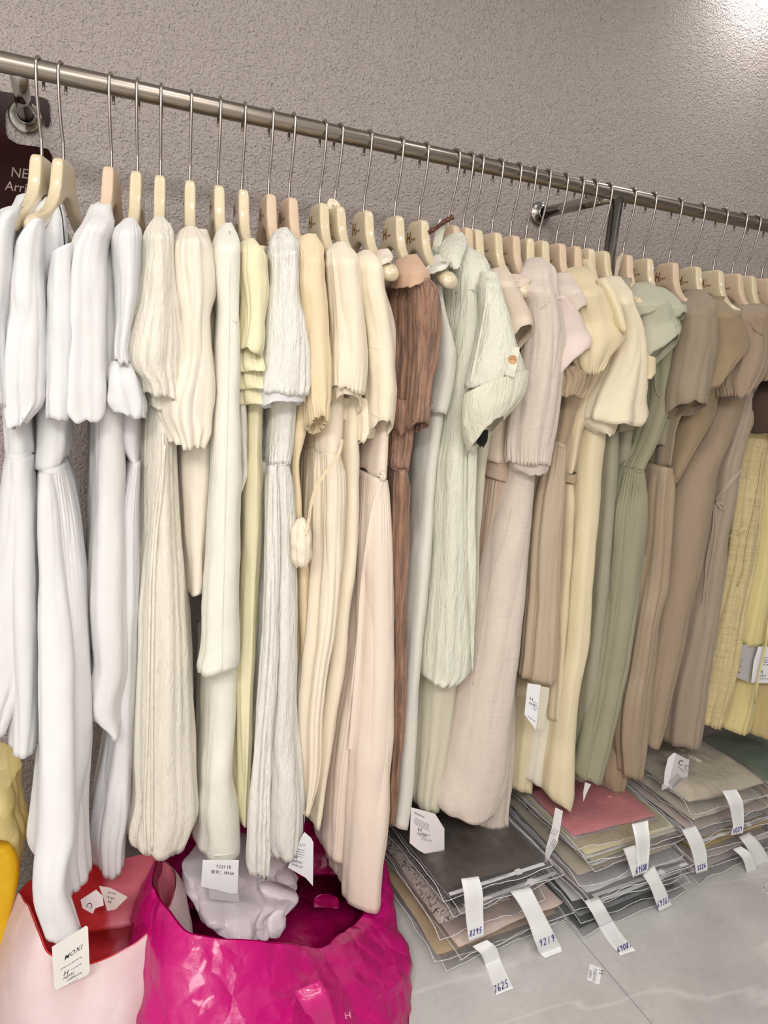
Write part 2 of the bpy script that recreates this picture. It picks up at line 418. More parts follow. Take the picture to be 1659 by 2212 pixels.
# ---------------------------------------------------------------- hangers
def hanger_material(name, a, b, coat, rough, grain):
    m, t, p = mat_new(name); v = tex_coord(t, (60, 3, 60)); h = noise(t, v, 1, 3, .6)
    t.links.new(mixcol(t, h, lin(a), lin(b)), p.inputs['Base Color']); p.inputs['Roughness'].default_value = rough
    p.inputs['Coat Weight'].default_value = coat; p.inputs['Coat Roughness'].default_value = .04
    if grain: t.links.new(bump(t, h, .0004, .3), p.inputs['Normal'])
    return m
MHC = hanger_material('cream_lacquer', (216, 200, 166), (222, 208, 176), .9, .25, False)
MHW = hanger_material('pale_beech', (205, 178, 150), (222, 200, 174), .15, .5, True)
MLOGO = simple('brown_print', (128, 84, 30), .5)
MWIRE = steel_material('hook_steel', (196, 188, 180), .22, (60, 60, 60))
_top = np.array([(0, 0), (.026, 0), (.034, -.003), (.0385, -.011), (.042, -.026), (.049, -.050), (.062, -.074), (.085, -.095), (.115, -.111), (.15, -.122), (.172, -.129), (.185, -.139), (.1905, -.150)])
_bot = np.array([(0, -.070), (.012, -.072), (.028, -.080), (.045, -.094), (.06, -.106), (.09, -.124), (.12, -.139), (.15, -.154), (.168, -.164), (.18, -.167), (.187, -.162), (.1905, -.152)])
def hanger_body(slim=1.0):
    ys = np.concatenate([np.linspace(0, .03, 6), np.linspace(.0325, .05, 8), np.linspace(.055, .16, 14), np.linspace(.166, .1903, 10)])
    ys = np.concatenate([-ys[::-1], ys[1:]]); n = 22; th = np.arange(n)/n*2*math.pi; V = []
    for y in ys:
        a = abs(y); zt = np.interp(a, _top[:, 0], _top[:, 1]); zb = np.interp(a, _bot[:, 0], _bot[:, 1])
        w = np.interp(a, [0, .05, .1, .15, .17, .184, .1905], [.0115, .0115, .0135*(.6+.4*slim), .019*slim, .020*slim, .0165*slim, .004])
        e = np.interp(a, [0, .05, .09, .2], [2/5.5, 2/5, 2/3, 2/2.3])
        c, s = np.cos(th), np.sin(th); X = np.sign(c)*np.abs(c)**e; Z = np.sign(s)*np.abs(s)**e
        # the long shoulder ends bow forward a little
        V.append(np.stack([w*X, np.full(n, y), (zt+zb)/2+(zt-zb)/2*Z], 1))
    k = len(ys); Vv = np.concatenate(V+[[[0, -.1908, -.151]], [[0, .1908, -.151]]]); j = np.arange(n)
    F = [grid_faces(k, n), np.stack([np.full(n, k*n), (j+1) % n, j], -1), np.stack([np.full(n, k*n+1), (k-1)*n+j, (k-1)*n+(j+1) % n], -1)]
    return new_mesh('hanger_body', Vv, F)
HB = {m.name: hanger_body(.72) for m in (MHC, MHW)}
for m in (MHC, MHW): HB[m.name].materials.append(m)
HBW = hanger_body(1.12); HBW.materials.append(MHC)
def hook_mesh():
    rz = RAILZ; R = .0218; zc = .155; pts = [(0, 0, -.02), (0, 0, .0), (0, 0, .034), (0, -.004, .045)]
    pts += [(0, -.0195, .112), (0, -.0215, .135)]
    for a in np.linspace(0, math.pi, 13): pts.append((0, -R*math.cos(a), zc+R*math.sin(a)))
    pts += [(0, R, .14), (0, R-.0005, .126)]
    return tube_mesh('hook', smooth_path(pts, 70), .0031, 10)
HK = hook_mesh(); HK.materials.append(MWIRE)
_lv = []
def logo_mesh():
    allV, allF = [], []
    for body, size, yo, zo, bold in (('H', .036, .034, -.051, .0012), ('2', .013, .0125, -.050, .0002), ('BABY', .0075, .003, -.047, .0001)):
        V, F = text_verts(body, 1.0, bold=bold/size)
        if body == 'H': V[:, 0] *= .8
        off = sum(len(v) for v in allV)
        allV.append(np.stack([np.full(len(V), -.0121), yo-V[:, 0]*size, zo+V[:, 1]*size], 1)); allF += [tuple(i+off for i in f) for f in F]
    off = sum(len(v) for v in allV); allV.append(np.array([(-.0121, .0055, -.021), (-.0121, .0048, -.021), (-.0121, .0048, -.045), (-.0121, .0055, -.045)])); allF.append((off, off+1, off+2, off+3))
    me = bpy.data.meshes.new('logo'); me.from_pydata([tuple(v) for v in np.concatenate(allV)], [], allF); me.update(); me.materials.append(MLOGO); return me
LG = logo_mesh()
# neck pixel (x, y), wood?, pixel column of the near shoulder end, what it carries
HANG = [(90, 332, 0, 20, 'leftmost white dress'),
 (137, 338, 0, 66, 'white dress with black neckline stitching'),
 (241, 344, 1, 199, 'white shirt dress with rounded hem'),
 (297, 371, 0, 276, 'white dress with ruffled cuff'),
 (347, 377, 0, 338, 'textured ivory gauze dress'),
 (410, 392, 0, 413, 'cream chiffon top with balloon sleeve'),
 (470, 400, 0, 490, 'ivory knit cardigan'),
 (522, 410, 0, 546, 'pale yellow ruffled dress'),
 (580, 413, 1, 613, 'white crinkled dress'),
 (624, 428, 1, 673, 'apricot dress'),
 (690, 438, 0, 742, 'cream dress with gathered cuff'),
 (722, 449, 0, 796, 'cream dress with wide plain sleeve'),
 (785, 457, 0, 845, 'sleeveless pinkish beige dress'),
 (852, 466, 0, 912, 'brown crinkled dress'),
 (904, 479, 0, 973, 'pale grey sleeveless dress'),
 (968, 482, 1, 1066, 'pale green shirt dress'),
 (1000, 490, 1, 1064, 'grey green skirt dress'),
 (1020, 498, 0, 1095, 'beige tee'),
 (1061, 510, 0, 1137, 'sleeveless taupe linen dress'),
 (1102, 502, 1, 1172, 'oatmeal linen dress'),
 (1135, 515, 0, 1186, 'pinkish wide-sleeved tee'),
 (1163, 518, 0, 1238, 'small oatmeal tee'),
 (1201, 521, 1, 1272, 'khaki puff-shouldered top'),
 (1235, 530, 1, 1300, 'tan gathered dress'),
 (1262, 532, 0, 1344, 'cream blouse dress with open hem'),
 (1292, 541, 0, 1388, 'grey green pleated dress'),
 (1345, 548, 1, 1420, 'sage dress with layered sleeve'),
 (1388, 560, 0, 1466, 'small sage cap-sleeved tee'),
 (1444, 563, 1, 1520, 'taupe tee dress'),
 (1492, 576, 0, 1572, 'olive wide-sleeved dress'),
 (1540, 580, 0, 1628, 'ruched-shoulder dress'),
 (1580, 592, 1, 1672, 'mauve taupe tie dress'),
 (1610, 590, 0, 1702, 'straw linen dress'),
 (1645, 592, 1, 1737, 'yellow dress at the edge')]
hx = []
yaws = []
for k, (nx, ny, wood, tip, what) in enumerate(HANG):
    p = at(nx, ny+3, YR); hx.append(p[0])
    aa = np.radians(np.linspace(-35, 35, 281)); tp = pix(np.stack([p[0]-.182*np.sin(aa), YR-.182*np.cos(aa), np.full(281, RAILZ-.305)], 1))[:, 0]
    yaw = math.degrees(aa[np.argmin(np.abs(tp-tip))]); yaws.append(yaw)
    mk = MHW if wood else MHC
    t = thing('clothes_hanger', ('pale wooden' if wood else 'glossy cream')+' hanger carrying the '+what, 'hanger', (p[0], YR, RAILZ-.155), 'hangers along the steel rail', math.radians(-yaw))
    link('hanger_body', HBW if k+1 in (13, 15, 19) else HB[mk.name], None, t); link('hook', HK, None, t); link('logo', LG, None, t)
# ---------------------------------------------------------------- cloth
def parse(s, dflt=(.17, .25, 0.0)):
    out = []; cur = list(dflt)
    for r in s.strip().strip(';').split(';'):
        v = [float(q) for q in r.split()]
        for k in range(4, len(v)): cur[k-4] = v[k]
        out.append(v[:4]+cur)
    return np.array(out)
BV = {}; CUR = [1]
_arms = {}
def arm_d(py):
    """how far in front of the rail the hanger's shoulder arm lies at this height of the photo"""
    k = CUR[0]
    if k not in _arms:
        dd = np.linspace(0, .185, 40); zt = np.interp(dd, _top[:, 0], _top[:, 1])
        hk = HANG[min(k, len(HANG))-1]; yw = math.radians(yaws[min(k, len(HANG))-1]); x0 = hx[min(k, len(HANG))-1]
        P = np.stack([x0-np.sin(yw)*dd, YR-np.cos(yw)*dd, RAILZ-.155+zt], 1); _arms[k] = (pix(P)[:, 1]-4, dd)
    y, dd = _arms[k]
    return float(np.interp(py, y, dd, left=0.0, right=.2))
def cloth_piece(parent, name, mat, rows, fold=(.045, .002, .006), gt=0, gb=0, gl=.009, n=2.7, sag=0, nu=None, nv=None, seed=None, wr=.0018, hem=.012, cr=None, capt=True, label=None, pleat=0.0, flute=0, wk=None, fit=None, arm=True, hemw=None):
    """a hollow piece of cloth: every row gives the left and right outline point (photo pixels) seen on a plane d
    metres in front of the rail; the tube goes back D metres from there, zt lifts (or drops) its far side"""
    R = parse(rows) if isinstance(rows, str) else np.asarray(rows, float)
    if seed is None: seed = sum(ord(c) for c in name)*31+int(R[:, 0].sum()) % 997
    rs = np.random.RandomState(seed % 100000)
    hgt = max(abs(R[-1, 1]-R[0, 1]), abs(R[-1, 3]-R[0, 3]))
    if nv is None: nv = int(np.clip(hgt/9, 16, 90))
    Q = catmull(R, nv); v = np.linspace(0, 1, nv)
    if arm and ('sleeve' in name or name in ('strap', 'shoulder_flap', 'yoke', 'collar')) and 'lining' not in name and 'under' not in name:
        lim = .168 if name == 'strap' else .2
        need = np.array([min(arm_d((q[1]+q[3])/2), lim)+.016 for q in Q]); add = np.maximum(need-Q[:, 4], 0)
        Q[:, 4] += add; Q[:, 5] += add
    Lp = np.array([atd(q[0], q[1], q[4]) for q in Q]); Rp = np.array([atd(q[2], q[3], q[4]) for q in Q])
    D = Q[:, 5]; zt = Q[:, 6]
    # settle the round section inside its outline as seen from where the photo was taken
    both = fit == 'both' or (fit is None and Q[:, 2].mean() < 300)
    tq = np.linspace(0, 2*math.pi, 72, endpoint=False); Xq = np.sign(np.cos(tq))*np.abs(np.cos(tq))**(2/n); Tq = (1-np.sign(np.sin(tq))*np.abs(np.sin(tq))**(2/n))/2
    lpx = Q[:, 0:2]; ev = Q[:, 2:4]-Q[:, 0:2]; ln = np.maximum(np.linalg.norm(ev, axis=1), 1); ev = ev/ln[:, None]; W0 = (Rp-Lp)/ln[:, None]
    for _ in range(3 if fit != 'none' else 0):
        Cq = (Lp+Rp)/2; Hq = (Rp-Lp)/2; G = Cq[:, None]+Xq[None, :, None]*Hq[:, None]; G[..., 1] += Tq*D[:, None]
        sp = ((pix(G)-lpx[:, None])*ev[:, None]).sum(-1)
        Rp = Rp+np.clip(ln-sp.max(1), -ln*.3, np.minimum(60, ln*.6))[:, None]*W0*.9
        Lp = Lp-(.9 if both else .3)*np.clip(sp.min(1), -ln*.3, ln*.3)[:, None]*W0
    C = (Lp+Rp)/2; H = (Rp-Lp)/2
    a = np.linalg.norm(H, axis=1); am, bm = max(a.mean(), .012), max(D.mean()/2, .008)
    th = np.linspace(-math.pi/2, 1.5*math.pi, 1500); e = 2/n
    X = np.sign(np.cos(th))*np.abs(np.cos(th))**e; Y = np.sign(np.sin(th))*np.abs(np.sin(th))**e
    arc = np.concatenate([[0], np.cumsum(np.hypot(np.diff(X)*am, np.diff(Y)*bm))]); per = arc[-1]
    if nu is None: nu = int(np.clip(per/.0045, 56, 190))
    if gt or gb: nu = max(nu, int(min(per/.0022, 260)))
    tt = np.interp(np.arange(nu)/nu*per, arc, th); ss = np.arange(nu)/nu*per
    X = np.sign(np.cos(tt))*np.abs(np.cos(tt))**e; Y = np.sign(np.sin(tt))*np.abs(np.sin(tt))**e
    nx = np.sign(X)*np.abs(X)**(n-1)/am; ny = np.sign(Y)*np.abs(Y)**(n-1)/bm; L = np.hypot(nx, ny)+1e-9; nx /= L; ny /= L
    P = C[:, None, :]+X[None, :, None]*H[:, None, :]
    t = (1-Y)/2
    P[..., 1] += t[None, :]*D[:, None]
    P[..., 2] += t[None, :]*zt[:, None]
    # folds: irregular, running down the cloth, soft ridges with a few sharp valleys
    disp = np.zeros((nv, nu)); lam, a0, a1 = fold
    ph = rs.rand(8)*6.28; phi = ss/per*2*math.pi; rad = per/(2*math.pi)
    def around(f, g, k):
        return vnoise(np.stack([np.broadcast_to(np.cos(phi)*rad*f, (nv, nu)), np.broadcast_to(np.sin(phi)*rad*f, (nv, nu)), np.broadcast_to((v*g)[:, None], (nv, nu))], -1)+seed % 53, seed % 71+k)
    if a0 or a1:
        L_ = max(hgt/850, .1)
        n1 = around(1.5/lam, 1.1*L_+.3, 1); n2 = around(2.1/lam, 1.6*L_+.3, 2); n3 = around(.7/lam, .8*L_+.2, 3)
        disp += (.9*n1+.75*(2*np.abs(n2)**.65-.9)+.8*n3)*(a0+(a1-a0)*v**1.1)[:, None]*1.5
    if wk is None: wk = .0048 if 'sleeve' in name else .0020
    if wk:
        Pr = np.stack([P[..., 0]+.55*P[..., 2], P[..., 1]*1.2, P[..., 2]*.55-.35*P[..., 0]], -1)
        disp += wk*(.6*crumple(Pr, 11, seed % 61, 3)+.9*facets(Pr, 3.8, seed % 57))
    for amt, env in ((gt, np.exp(-v/.10)), (gb, np.exp(-(1-v)/.05))):
        if amt:
            cnt = round(per/gl); arg = ss[None, :]/per*2*math.pi*cnt+1.3*np.sin(ss/per*2*math.pi*3+ph[5])[None, :]+.4*np.sin(v*9)[:, None]
            disp += amt*env[:, None]*np.cos(arg)*(1+.5*np.sin(ss/per*40+ph[6]))[None, :]
    if flute:       # a fluted, wavy lower edge
        cnt = max(3, round(per/.05)); disp += flute*(v**3)[:, None]*np.cos(ss[None, :]/per*2*math.pi*cnt+ph[4])
    if sag:
        s_px = at(800, 1000+sag, YR-.18)[2]-at(800, 1000, YR-.18)[2]
        P[..., 2] += (np.clip((v-.75)/.25, 0, 1)**2)[:, None]*s_px*(1-X**2)[None, :]
    if wr: disp += wr*vnoise(P*np.array([22, 22, 9]), seed % 91)+.5*wr*vnoise(P*np.array([55, 55, 20]), seed % 83)
    if cr:
        disp += cr[1]*(.25*crumple(P, cr[0], seed % 77)+.95*facets(P, cr[0]*.45, seed % 67))
    fade = np.clip(v/.06, .15, 1)[:, None]; disp = disp*fade if capt else disp
    P[..., 0] += disp*nx[None, :]; P[..., 1] += -disp*ny[None, :]
    hw = (.006 if 'sleeve' in name else .004) if hemw is None else hemw
    if hw: P[..., 2] += hw*(np.clip((v-.55)/.45, 0, 1)**2)[:, None]*(vnoise(np.stack([np.cos(phi)*2.2, np.sin(phi)*2.2, np.full(nu, seed % 37)], -1), 5)+.5*vnoise(np.stack([np.cos(phi)*5, np.sin(phi)*5, np.full(nu, seed % 31)], -1), 6))[None, :]
    V = P.reshape(-1, 3); F = [grid_faces(nv, nu)]
    k = nv*nu
    if hem:      # the edge turned in: an inner wall that goes back up
        ctr = P[-1].mean(0); rin = P[-1]+(ctr-P[-1])*np.minimum(.0022/np.maximum(np.linalg.norm(P[-1]-ctr, axis=1), .004), .3)[:, None]
        r2 = P[-2]+(P[-2].mean(0)-P[-2])*np.minimum(.004/np.maximum(np.linalg.norm(P[-2]-P[-2].mean(0), axis=1), .004), .4)[:, None]; r2[:, 2] = np.maximum(r2[:, 2], rin[:, 2]+hem)
        V = np.concatenate([V, rin, r2]); j = np.arange(nu); j2 = (j+1) % nu
        F.append(np.stack([(nv-1)*nu+j, (nv-1)*nu+j2, k+j2, k+j], -1)); F.append(np.stack([k+j, k+j2, k+nu+j2, k+nu+j], -1))
    if capt:
        V = np.concatenate([V, [P[0].mean(0)+np.array([0, 0, .004])]]); j = np.arange(nu); F.append(np.stack([np.full(nu, len(V)-1), (j+1) % nu, j], -1))
    off = origin(parent)
    me = new_mesh(name, V-off, F); o = link(name, me, mat, parent)
    if label: o['label'] = label
    lst = BV.setdefault(parent.name, [])
    lst.append((V, F))
    return o
def bvh_of(parent, pieces=None):
    key = parent.name; VV, FF, off = [], [], 0
    for (V, F) in (BV[key] if pieces is None else [BV[key][i] for i in pieces]):
        VV += [tuple(p) for p in V]
        for f in F: FF += [tuple(int(q)+off for q in r) for r in f]
        off += len(V)
    return BVHTree.FromPolygons(VV, FF)
def hit(bv, px, py, lift=.002, fallback=.2):
    r = ray(px, py); r /= np.linalg.norm(r)
    h = bv.ray_cast(Vector(CAM), Vector(r), 6)
    if h[0] is None: return None if fallback is None else atd(px, py, fallback)
    return np.array(h[0])-r*lift
def cord(parent, name, mat, pts, bv=None, r=.0022, lift=.003, d=.2, n=None, flat=None, label=None):
    """a cord or ribbon lying on the garment along photo pixels"""
    pts = np.asarray(pts, float); n = n or max(8, int(np.abs(np.diff(pts[:, :2], axis=0)).sum()/14))
    q = smooth_path(pts, n)
    if bv is not None:
        P = [hit(bv, a[0], a[1], lift, None) for a in q]; P = [p for p in P if p is not None]
        if len(P) < 4: return None
        P = np.array(P); med = np.median(P[:, 1]); keep = np.ones(len(P), bool)
        for i in range(1, len(P)):       # drop points that fell through to a deeper layer
            if P[i, 1] > P[:i][keep[:i]][-1][1]+.05: keep[i] = False
        P = P[keep]
        if len(P) < 4: return None
        n = len(P)
    else: P = np.array([atd(a[0], a[1], a[2] if len(a) > 2 else d) for a in q])
    if bv is not None and n > 6:
        for _ in range(2): P[1:-1] = (P[:-2]+2*P[1:-1]+P[2:])/4
    if flat:      # a flat band: width in metres
        T = np.gradient(P, axis=0); T /= np.linalg.norm(T, axis=1)[:, None]+1e-9
        view = P-CAM; S = np.cross(T, view); S /= np.linalg.norm(S, axis=1)[:, None]; N = np.cross(S, T)
        hw = flat/2; th = .0012
        ring = np.stack([P-S*hw-N*th, P+S*hw-N*th, P+S*hw+N*th, P-S*hw+N*th], 1)
        V = ring.reshape(-1, 3); F = [grid_faces(len(P), 4), np.array([[0, 1, 2, 3], [4*len(P)-1, 4*len(P)-2, 4*len(P)-3, 4*len(P)-4]])]
        me = new_mesh(name, V-origin(parent), F, False)
    else: me = tube_mesh(name, P-origin(parent), r, 8)
    o = link(name, me, mat, parent)
    if label: o['label'] = label
    return o
def garment(k, name, label, cat='dress'):
    CUR[0] = k
    x = hx[k-1] if k-1 < len(hx) else hx[-1]+.05*(k-len(hx))
    return thing(name, label, cat, (x, YR, RAILZ-.3), 'clothes on the rail')

CW = (228, 227, 228)
M_white = cloth('white_cotton', CW); M_whiteslub = cloth('white_slub_cotton', (230, 228, 226), 'plain')
M_gauze = cloth('ivory_gauze', (252, 237, 222), 'gauze', .28); M_chiffon = cloth('cream_chiffon', (244, 234, 216), 'satin', .32)
M_knit = cloth('ivory_knit', (236, 233, 220), 'knit', .12); M_lemon = cloth('pale_yellow_voile', (243, 236, 194), 'plain', .28)
M_crinkle = cloth('white_crinkle', (245, 240, 232), 'crinkle', .2); M_apricot = cloth('apricot_cotton', (241, 220, 180), 'plain', .25)
M_cream = cloth('cream_cotton', (243, 230, 206), 'plain', .2); M_cream2 = cloth('warm_cream_cotton', (244, 232, 205), 'plain', .2)
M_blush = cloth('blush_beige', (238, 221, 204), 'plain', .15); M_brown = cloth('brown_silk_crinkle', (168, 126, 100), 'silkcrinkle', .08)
M_pgrey = cloth('pale_grey_cotton', (222, 218, 206), 'plain', .12); M_mint = cloth('pale_green_seersucker', (232, 230, 212), 'crinkle', .12)
M_gg = cloth('grey_green_twill', (205, 199, 176), 'plain', .05); M_beige = cloth('beige_jersey', (222, 204, 184), 'plain', .1)
M_taupelin = cloth('taupe_linen', (188, 165, 146), 'linen', .05); M_oat = cloth('oatmeal_linen', (216, 202, 189), 'linen', .12)
M_oatj = cloth('oatmeal_jersey', (222, 207, 194), 'linen', .1); M_pink = cloth('pinkish_cotton', (222, 205, 196), 'plain', .12)
M_khaki = cloth('khaki_cotton', (222, 205, 168), 'plain', .12); M_tan = cloth('tan_crepe', (188, 169, 142), 'satin', .1)
M_tand = cloth('tan_jersey', (172, 150, 122), 'plain', .08); M_kcream = cloth('khaki_cream_twill', (218, 200, 166), 'plain', .1)
M_bcream = cloth('cream_blouse_voile', (236, 224, 194), 'plain', .25); M_scream = cloth('soft_cream_satin', (226, 212, 174), 'satin', .15)
M_scream2 = cloth('ivory_satin', (226, 220, 200), 'satin', .15); M_gsage = cloth('grey_sage_pleat', (156, 149, 128), 'satin', .06)
M_sage = cloth('sage_cotton', (150, 146, 119), 'plain', .06); M_sagel = cloth('light_sage_cotton', (184, 182, 159), 'plain', .08)
M_taupe = cloth('taupe_jersey', (150, 135, 112), 'plain', .05); M_pleat = cloth('taupe_crepe', (162, 143, 116), 'satin', .05)
M_olive = cloth('olive_taupe_cotton', (150, 131, 101), 'plain', .05); M_ruch = cloth('taupe_poplin', (154, 135, 112), 'plain', .06)
M_mauve = cloth('mauve_taupe_crepe', (160, 142, 123), 'satin', .05); M_straw = cloth('straw_plaid_linen', (204, 186, 136), 'plaid', .12)
M_yel = cloth('straw_yellow_cotton', (222, 206, 142), 'plain', .15); M_dbrown = cloth('dark_brown_cotton', (76, 60, 48), 'plain', .03)
M_black = cloth('black_trim', (16, 15, 17), 'plain', 0); M_thread = simple('black_thread', (40, 40, 44), .8)
M_tansk = cloth('tan_yellow_cotton', (196, 172, 118), 'plain', .08)

cp = cloth_piece
SLV = dict(fold=(.045, .0012, .0035), n=2.3)
# 1 -------------------------------------------------------------------------------------------------
g = garment(1, 'white_dress', 'white cotton dress at the far left end of the rail, partly out of frame')
cp(g, 'bodice', M_white, '34 420 90 412 .04 .08;10 470 82 448 .10 .18;0 560 66 560 .14 .24;6 720 62 720 .16 .28;8 860 70 860;11 930 74 930;12 984 78 984', fold=(.05, .001, .003))
cp(g, 'skirt', M_white, '12 980 78 980 .165 .28;4 1060 82 1060;-12 1200 88 1200;-30 1400 90 1400;-46 1600 26 1600', fold=(.07, .002, .008))
cp(g, 'skirt_panel', M_white, '14 990 80 990 .17 .25;14 1200 90 1200 .175;18 1400 92 1400 .18;22 1560 92 1560;23 1636 90 1632', fold=(.06, .001, .004), sag=8)
cp(g, 'sleeve', M_white, '-2 450 44 440 .15 .05;-22 500 34 505 .18 .06;-30 620 22 610 .19 .07;-26 720 16 735 .195;-16 800 12 790;-12 880 18 870', **SLV)
# 2 -------------------------------------------------------------------------------------------------
g = garment(2, 'white_dress', 'long white dress with black neckline stitching, its hem reaching into the white bag')
cp(g, 'bodice', M_white, '96 424 132 424 .045 .06;70 452 146 470 .10 .14;56 520 150 540 .14 .2;70 640 164 640 .15 .26;86 760 166 780 .155;84 900 160 900;83 1000 153 990 .16;83 1024 150 1006', fold=(.05, .001, .003))
cp(g, 'skirt', M_white, '83 1018 150 1005 .165 .24;76 1090 166 1085;75 1250 184 1250 .17;79 1400 189 1400 .18;84 1600 193 1600 .2;84 1800 207 1757 .22;86 1900 213 1850 .225;120 1945 216 1908', fold=(.055, .003, .008), gt=.003)
cp(g, 'front_panel', M_white, '84 1026 114 1024 .17 .03;82 1080 122 1080 .175;80 1200 136 1200 .18 .04;80 1350 158 1350 .195 .05;82 1600 164 1600 .24 .06;84 1820 166 1820 .28 .07;87 1964 162 1908 .30;96 2000 170 1968;106 2040 180 2030 .305 .06', fold=(.04, .001, .005), sag=8)
cp(g, 'sleeve', M_white, '62 474 96 470 .165 .05;36 510 97 500 .19 .07;24 560 99 560 .2 .08;21 650 101 650 .205;12 760 100 760;8 840 99 830;14 892 97 872;30 928 58 915 .2 .05', fold=(.03, .001, .005), gb=.003, n=2.3)
cp(g, 'sleeve', M_white, '106 545 158 520 .175 .05;102 650 164 650 .185 .06;99 800 160 800;98 876 156 890;101 905 152 907', fold=(.03, .001, .003), n=2.3)
bv = bvh_of(g, [0])
cord(g, 'neckline_stitching', M_thread, [(106, 420), (116, 424), (126, 436), (133, 462), (137, 500), (140, 535)], bv, r=.0016, lift=.001, label='black neckline stitching')
bv = bvh_of(g)
cord(g, 'waist_seam', M_white, [(84, 1022), (104, 1026), (128, 1021), (150, 1006)], bv, r=.0014, lift=.0005)
# 3 -------------------------------------------------------------------------------------------------
g = garment(3, 'white_shirt_dress', 'white shirt dress with gathered shoulder and rounded shirt-tail hem')
cp(g, 'body', M_whiteslub, '205 434 245 434 .045 .06;186 470 246 480 .10 .14;185 560 254 560 .145 .2;195 700 262 700 .155 .26;194 900 266 900 .16;192 1000 270 1000;190 1100 272 1100;188 1300 279 1290 .165;190 1450 279 1450 .17;191 1570 271 1560;204 1586 267 1590;226 1604 262 1602', fold=(.05, .002, .005))
cp(g, 'sleeve', M_whiteslub, '196 440 240 440 .09 .04;182 474 238 486 .14 .05;164 500 231 522 .17 .07;148 545 226 560 .19 .08;140 650 229 640 .2 .09;137 760 230 760 .2 .1;137 850 229 850;141 892 229 892;156 906 215 912 .195 .08', fold=(.035, .002, .006), n=2.3)
bv = bvh_of(g); cord(g, 'hem_stitching', M_whiteslub, [(192, 1570), (206, 1580), (228, 1599), (262, 1597)], bv, r=.0011, lift=.0005)
# 4 -------------------------------------------------------------------------------------------------
g = garment(4, 'white_dress', 'white dress with puffed shoulder and a ruffled wrist cuff')
cp(g, 'bodice', M_white, '262 476 300 474 .08 .08;250 520 305 520 .12 .18;248 700 302 700 .13 .24;246 800 303 800;240 950 305 950 .135;266 1000 303 1000', fold=(.05, .001, .003))
cp(g, 'skirt', M_white, '262 995 303 1000 .135 .24;246 1100 304 1100;240 1300 302 1300;233 1500 293 1500 .13;222 1650 288 1650;208 1750 287 1750 .14;211 1850 291 1830;218 1902 293 1880', fold=(.05, .002, .006), gt=.002, sag=6)
cp(g, 'sleeve', M_white, '266 472 290 470 .14 .04;251 492 302 496 .165 .06;245 520 305 530 .18 .07;246 560 303 560;251 620 298 610 .185 .06;247 700 290 700;241 755 282 762;246 782 282 786 .19 .05', fold=(.02, .001, .002), gt=.003, gb=.003, n=2.2)
cp(g, 'ruffled_cuff', M_white, '247 780 283 785 .195 .05;238 800 298 806 .205 .07;236 840 311 842 .215 .08;234 866 320 880 .215 .08;246 890 312 906', fold=(.03, .004, .009), n=2.0, capt=False, gb=.003, gl=.02)
# 5 -------------------------------------------------------------------------------------------------
g = garment(5, 'gauze_dress', 'ivory textured gauze dress with a big puff sleeve and two long ties')
cp(g, 'body', M_gauze, '322 480 370 480 .09 .08;306 600 380 600 .13 .2;306 880 380 880 .15 .28;303 1000 383 1000 .16;300 1150 391 1150;296 1300 402 1300 .17;290 1500 410 1500 .18;284 1680 415 1680;283 1780 419 1780;288 1855 416 1824;296 1862 404 1842', fold=(.05, .003, .008), sag=14)
cp(g, 'sleeve', M_gauze, '332 468 354 466 .14 .04;314 486 368 488 .17 .06;305 515 374 520 .19 .08;303 560 377 570 .2 .09;297 620 385 630;284 690 392 690 .21 .1;270 740 395 740 .215 .11;267 772 391 785;282 800 386 815;306 822 386 850 .205 .1;320 850 380 870', fold=(.035, .001, .007), gt=.003, gb=.005, gl=.02, n=2.1, cr=(14, .004))
cp(g, 'sleeve_lining', M_gauze, '300 800 372 810 .17 .08;316 840 380 850;322 880 366 886', fold=(.02, .003, .006), n=2.1)
bv = bvh_of(g)
cord(g, 'tie', M_gauze, [(352, 935), (352, 990), (338, 1100), (326, 1250), (322, 1420), (318, 1600), (312, 1760), (316, 1860)], bv, r=.0034, lift=.003)
cord(g, 'tie', M_gauze, [(356, 960), (350, 1050), (336, 1180), (331, 1350), (329, 1500), (329, 1700), (328, 1878)], bv, r=.0034, lift=.004)
# 6 -------------------------------------------------------------------------------------------------
g = garment(6, 'chiffon_top', 'cream chiffon top with a balloon sleeve gathered like petals', 'blouse')
cp(g, 'body', M_chiffon, '388 494 448 494 .09 .08;384 560 467 560 .12 .18;382 700 468 700 .135 .24;382 900 460 900 .14;380 980 457 980;384 1100 451 1100;389 1200 446 1200;398 1282 442 1285;402 1296 438 1289', fold=(.045, .002, .005))
cp(g, 'sleeve', M_chiffon, '394 490 424 488 .15 .05;378 512 446 514 .175 .07;372 550 458 556 .19 .08;378 610 463 620 .195;391 690 452 690 .2 .08;388 770 462 772 .205 .09;372 830 470 830 .21 .1;361 872 468 870 .21 .11;364 905 462 905;374 930 458 935 .205 .1;392 966 440 970 .2 .06', fold=(.03, .0015, .006), gb=.006, gl=.022, gt=.002, n=2.1)
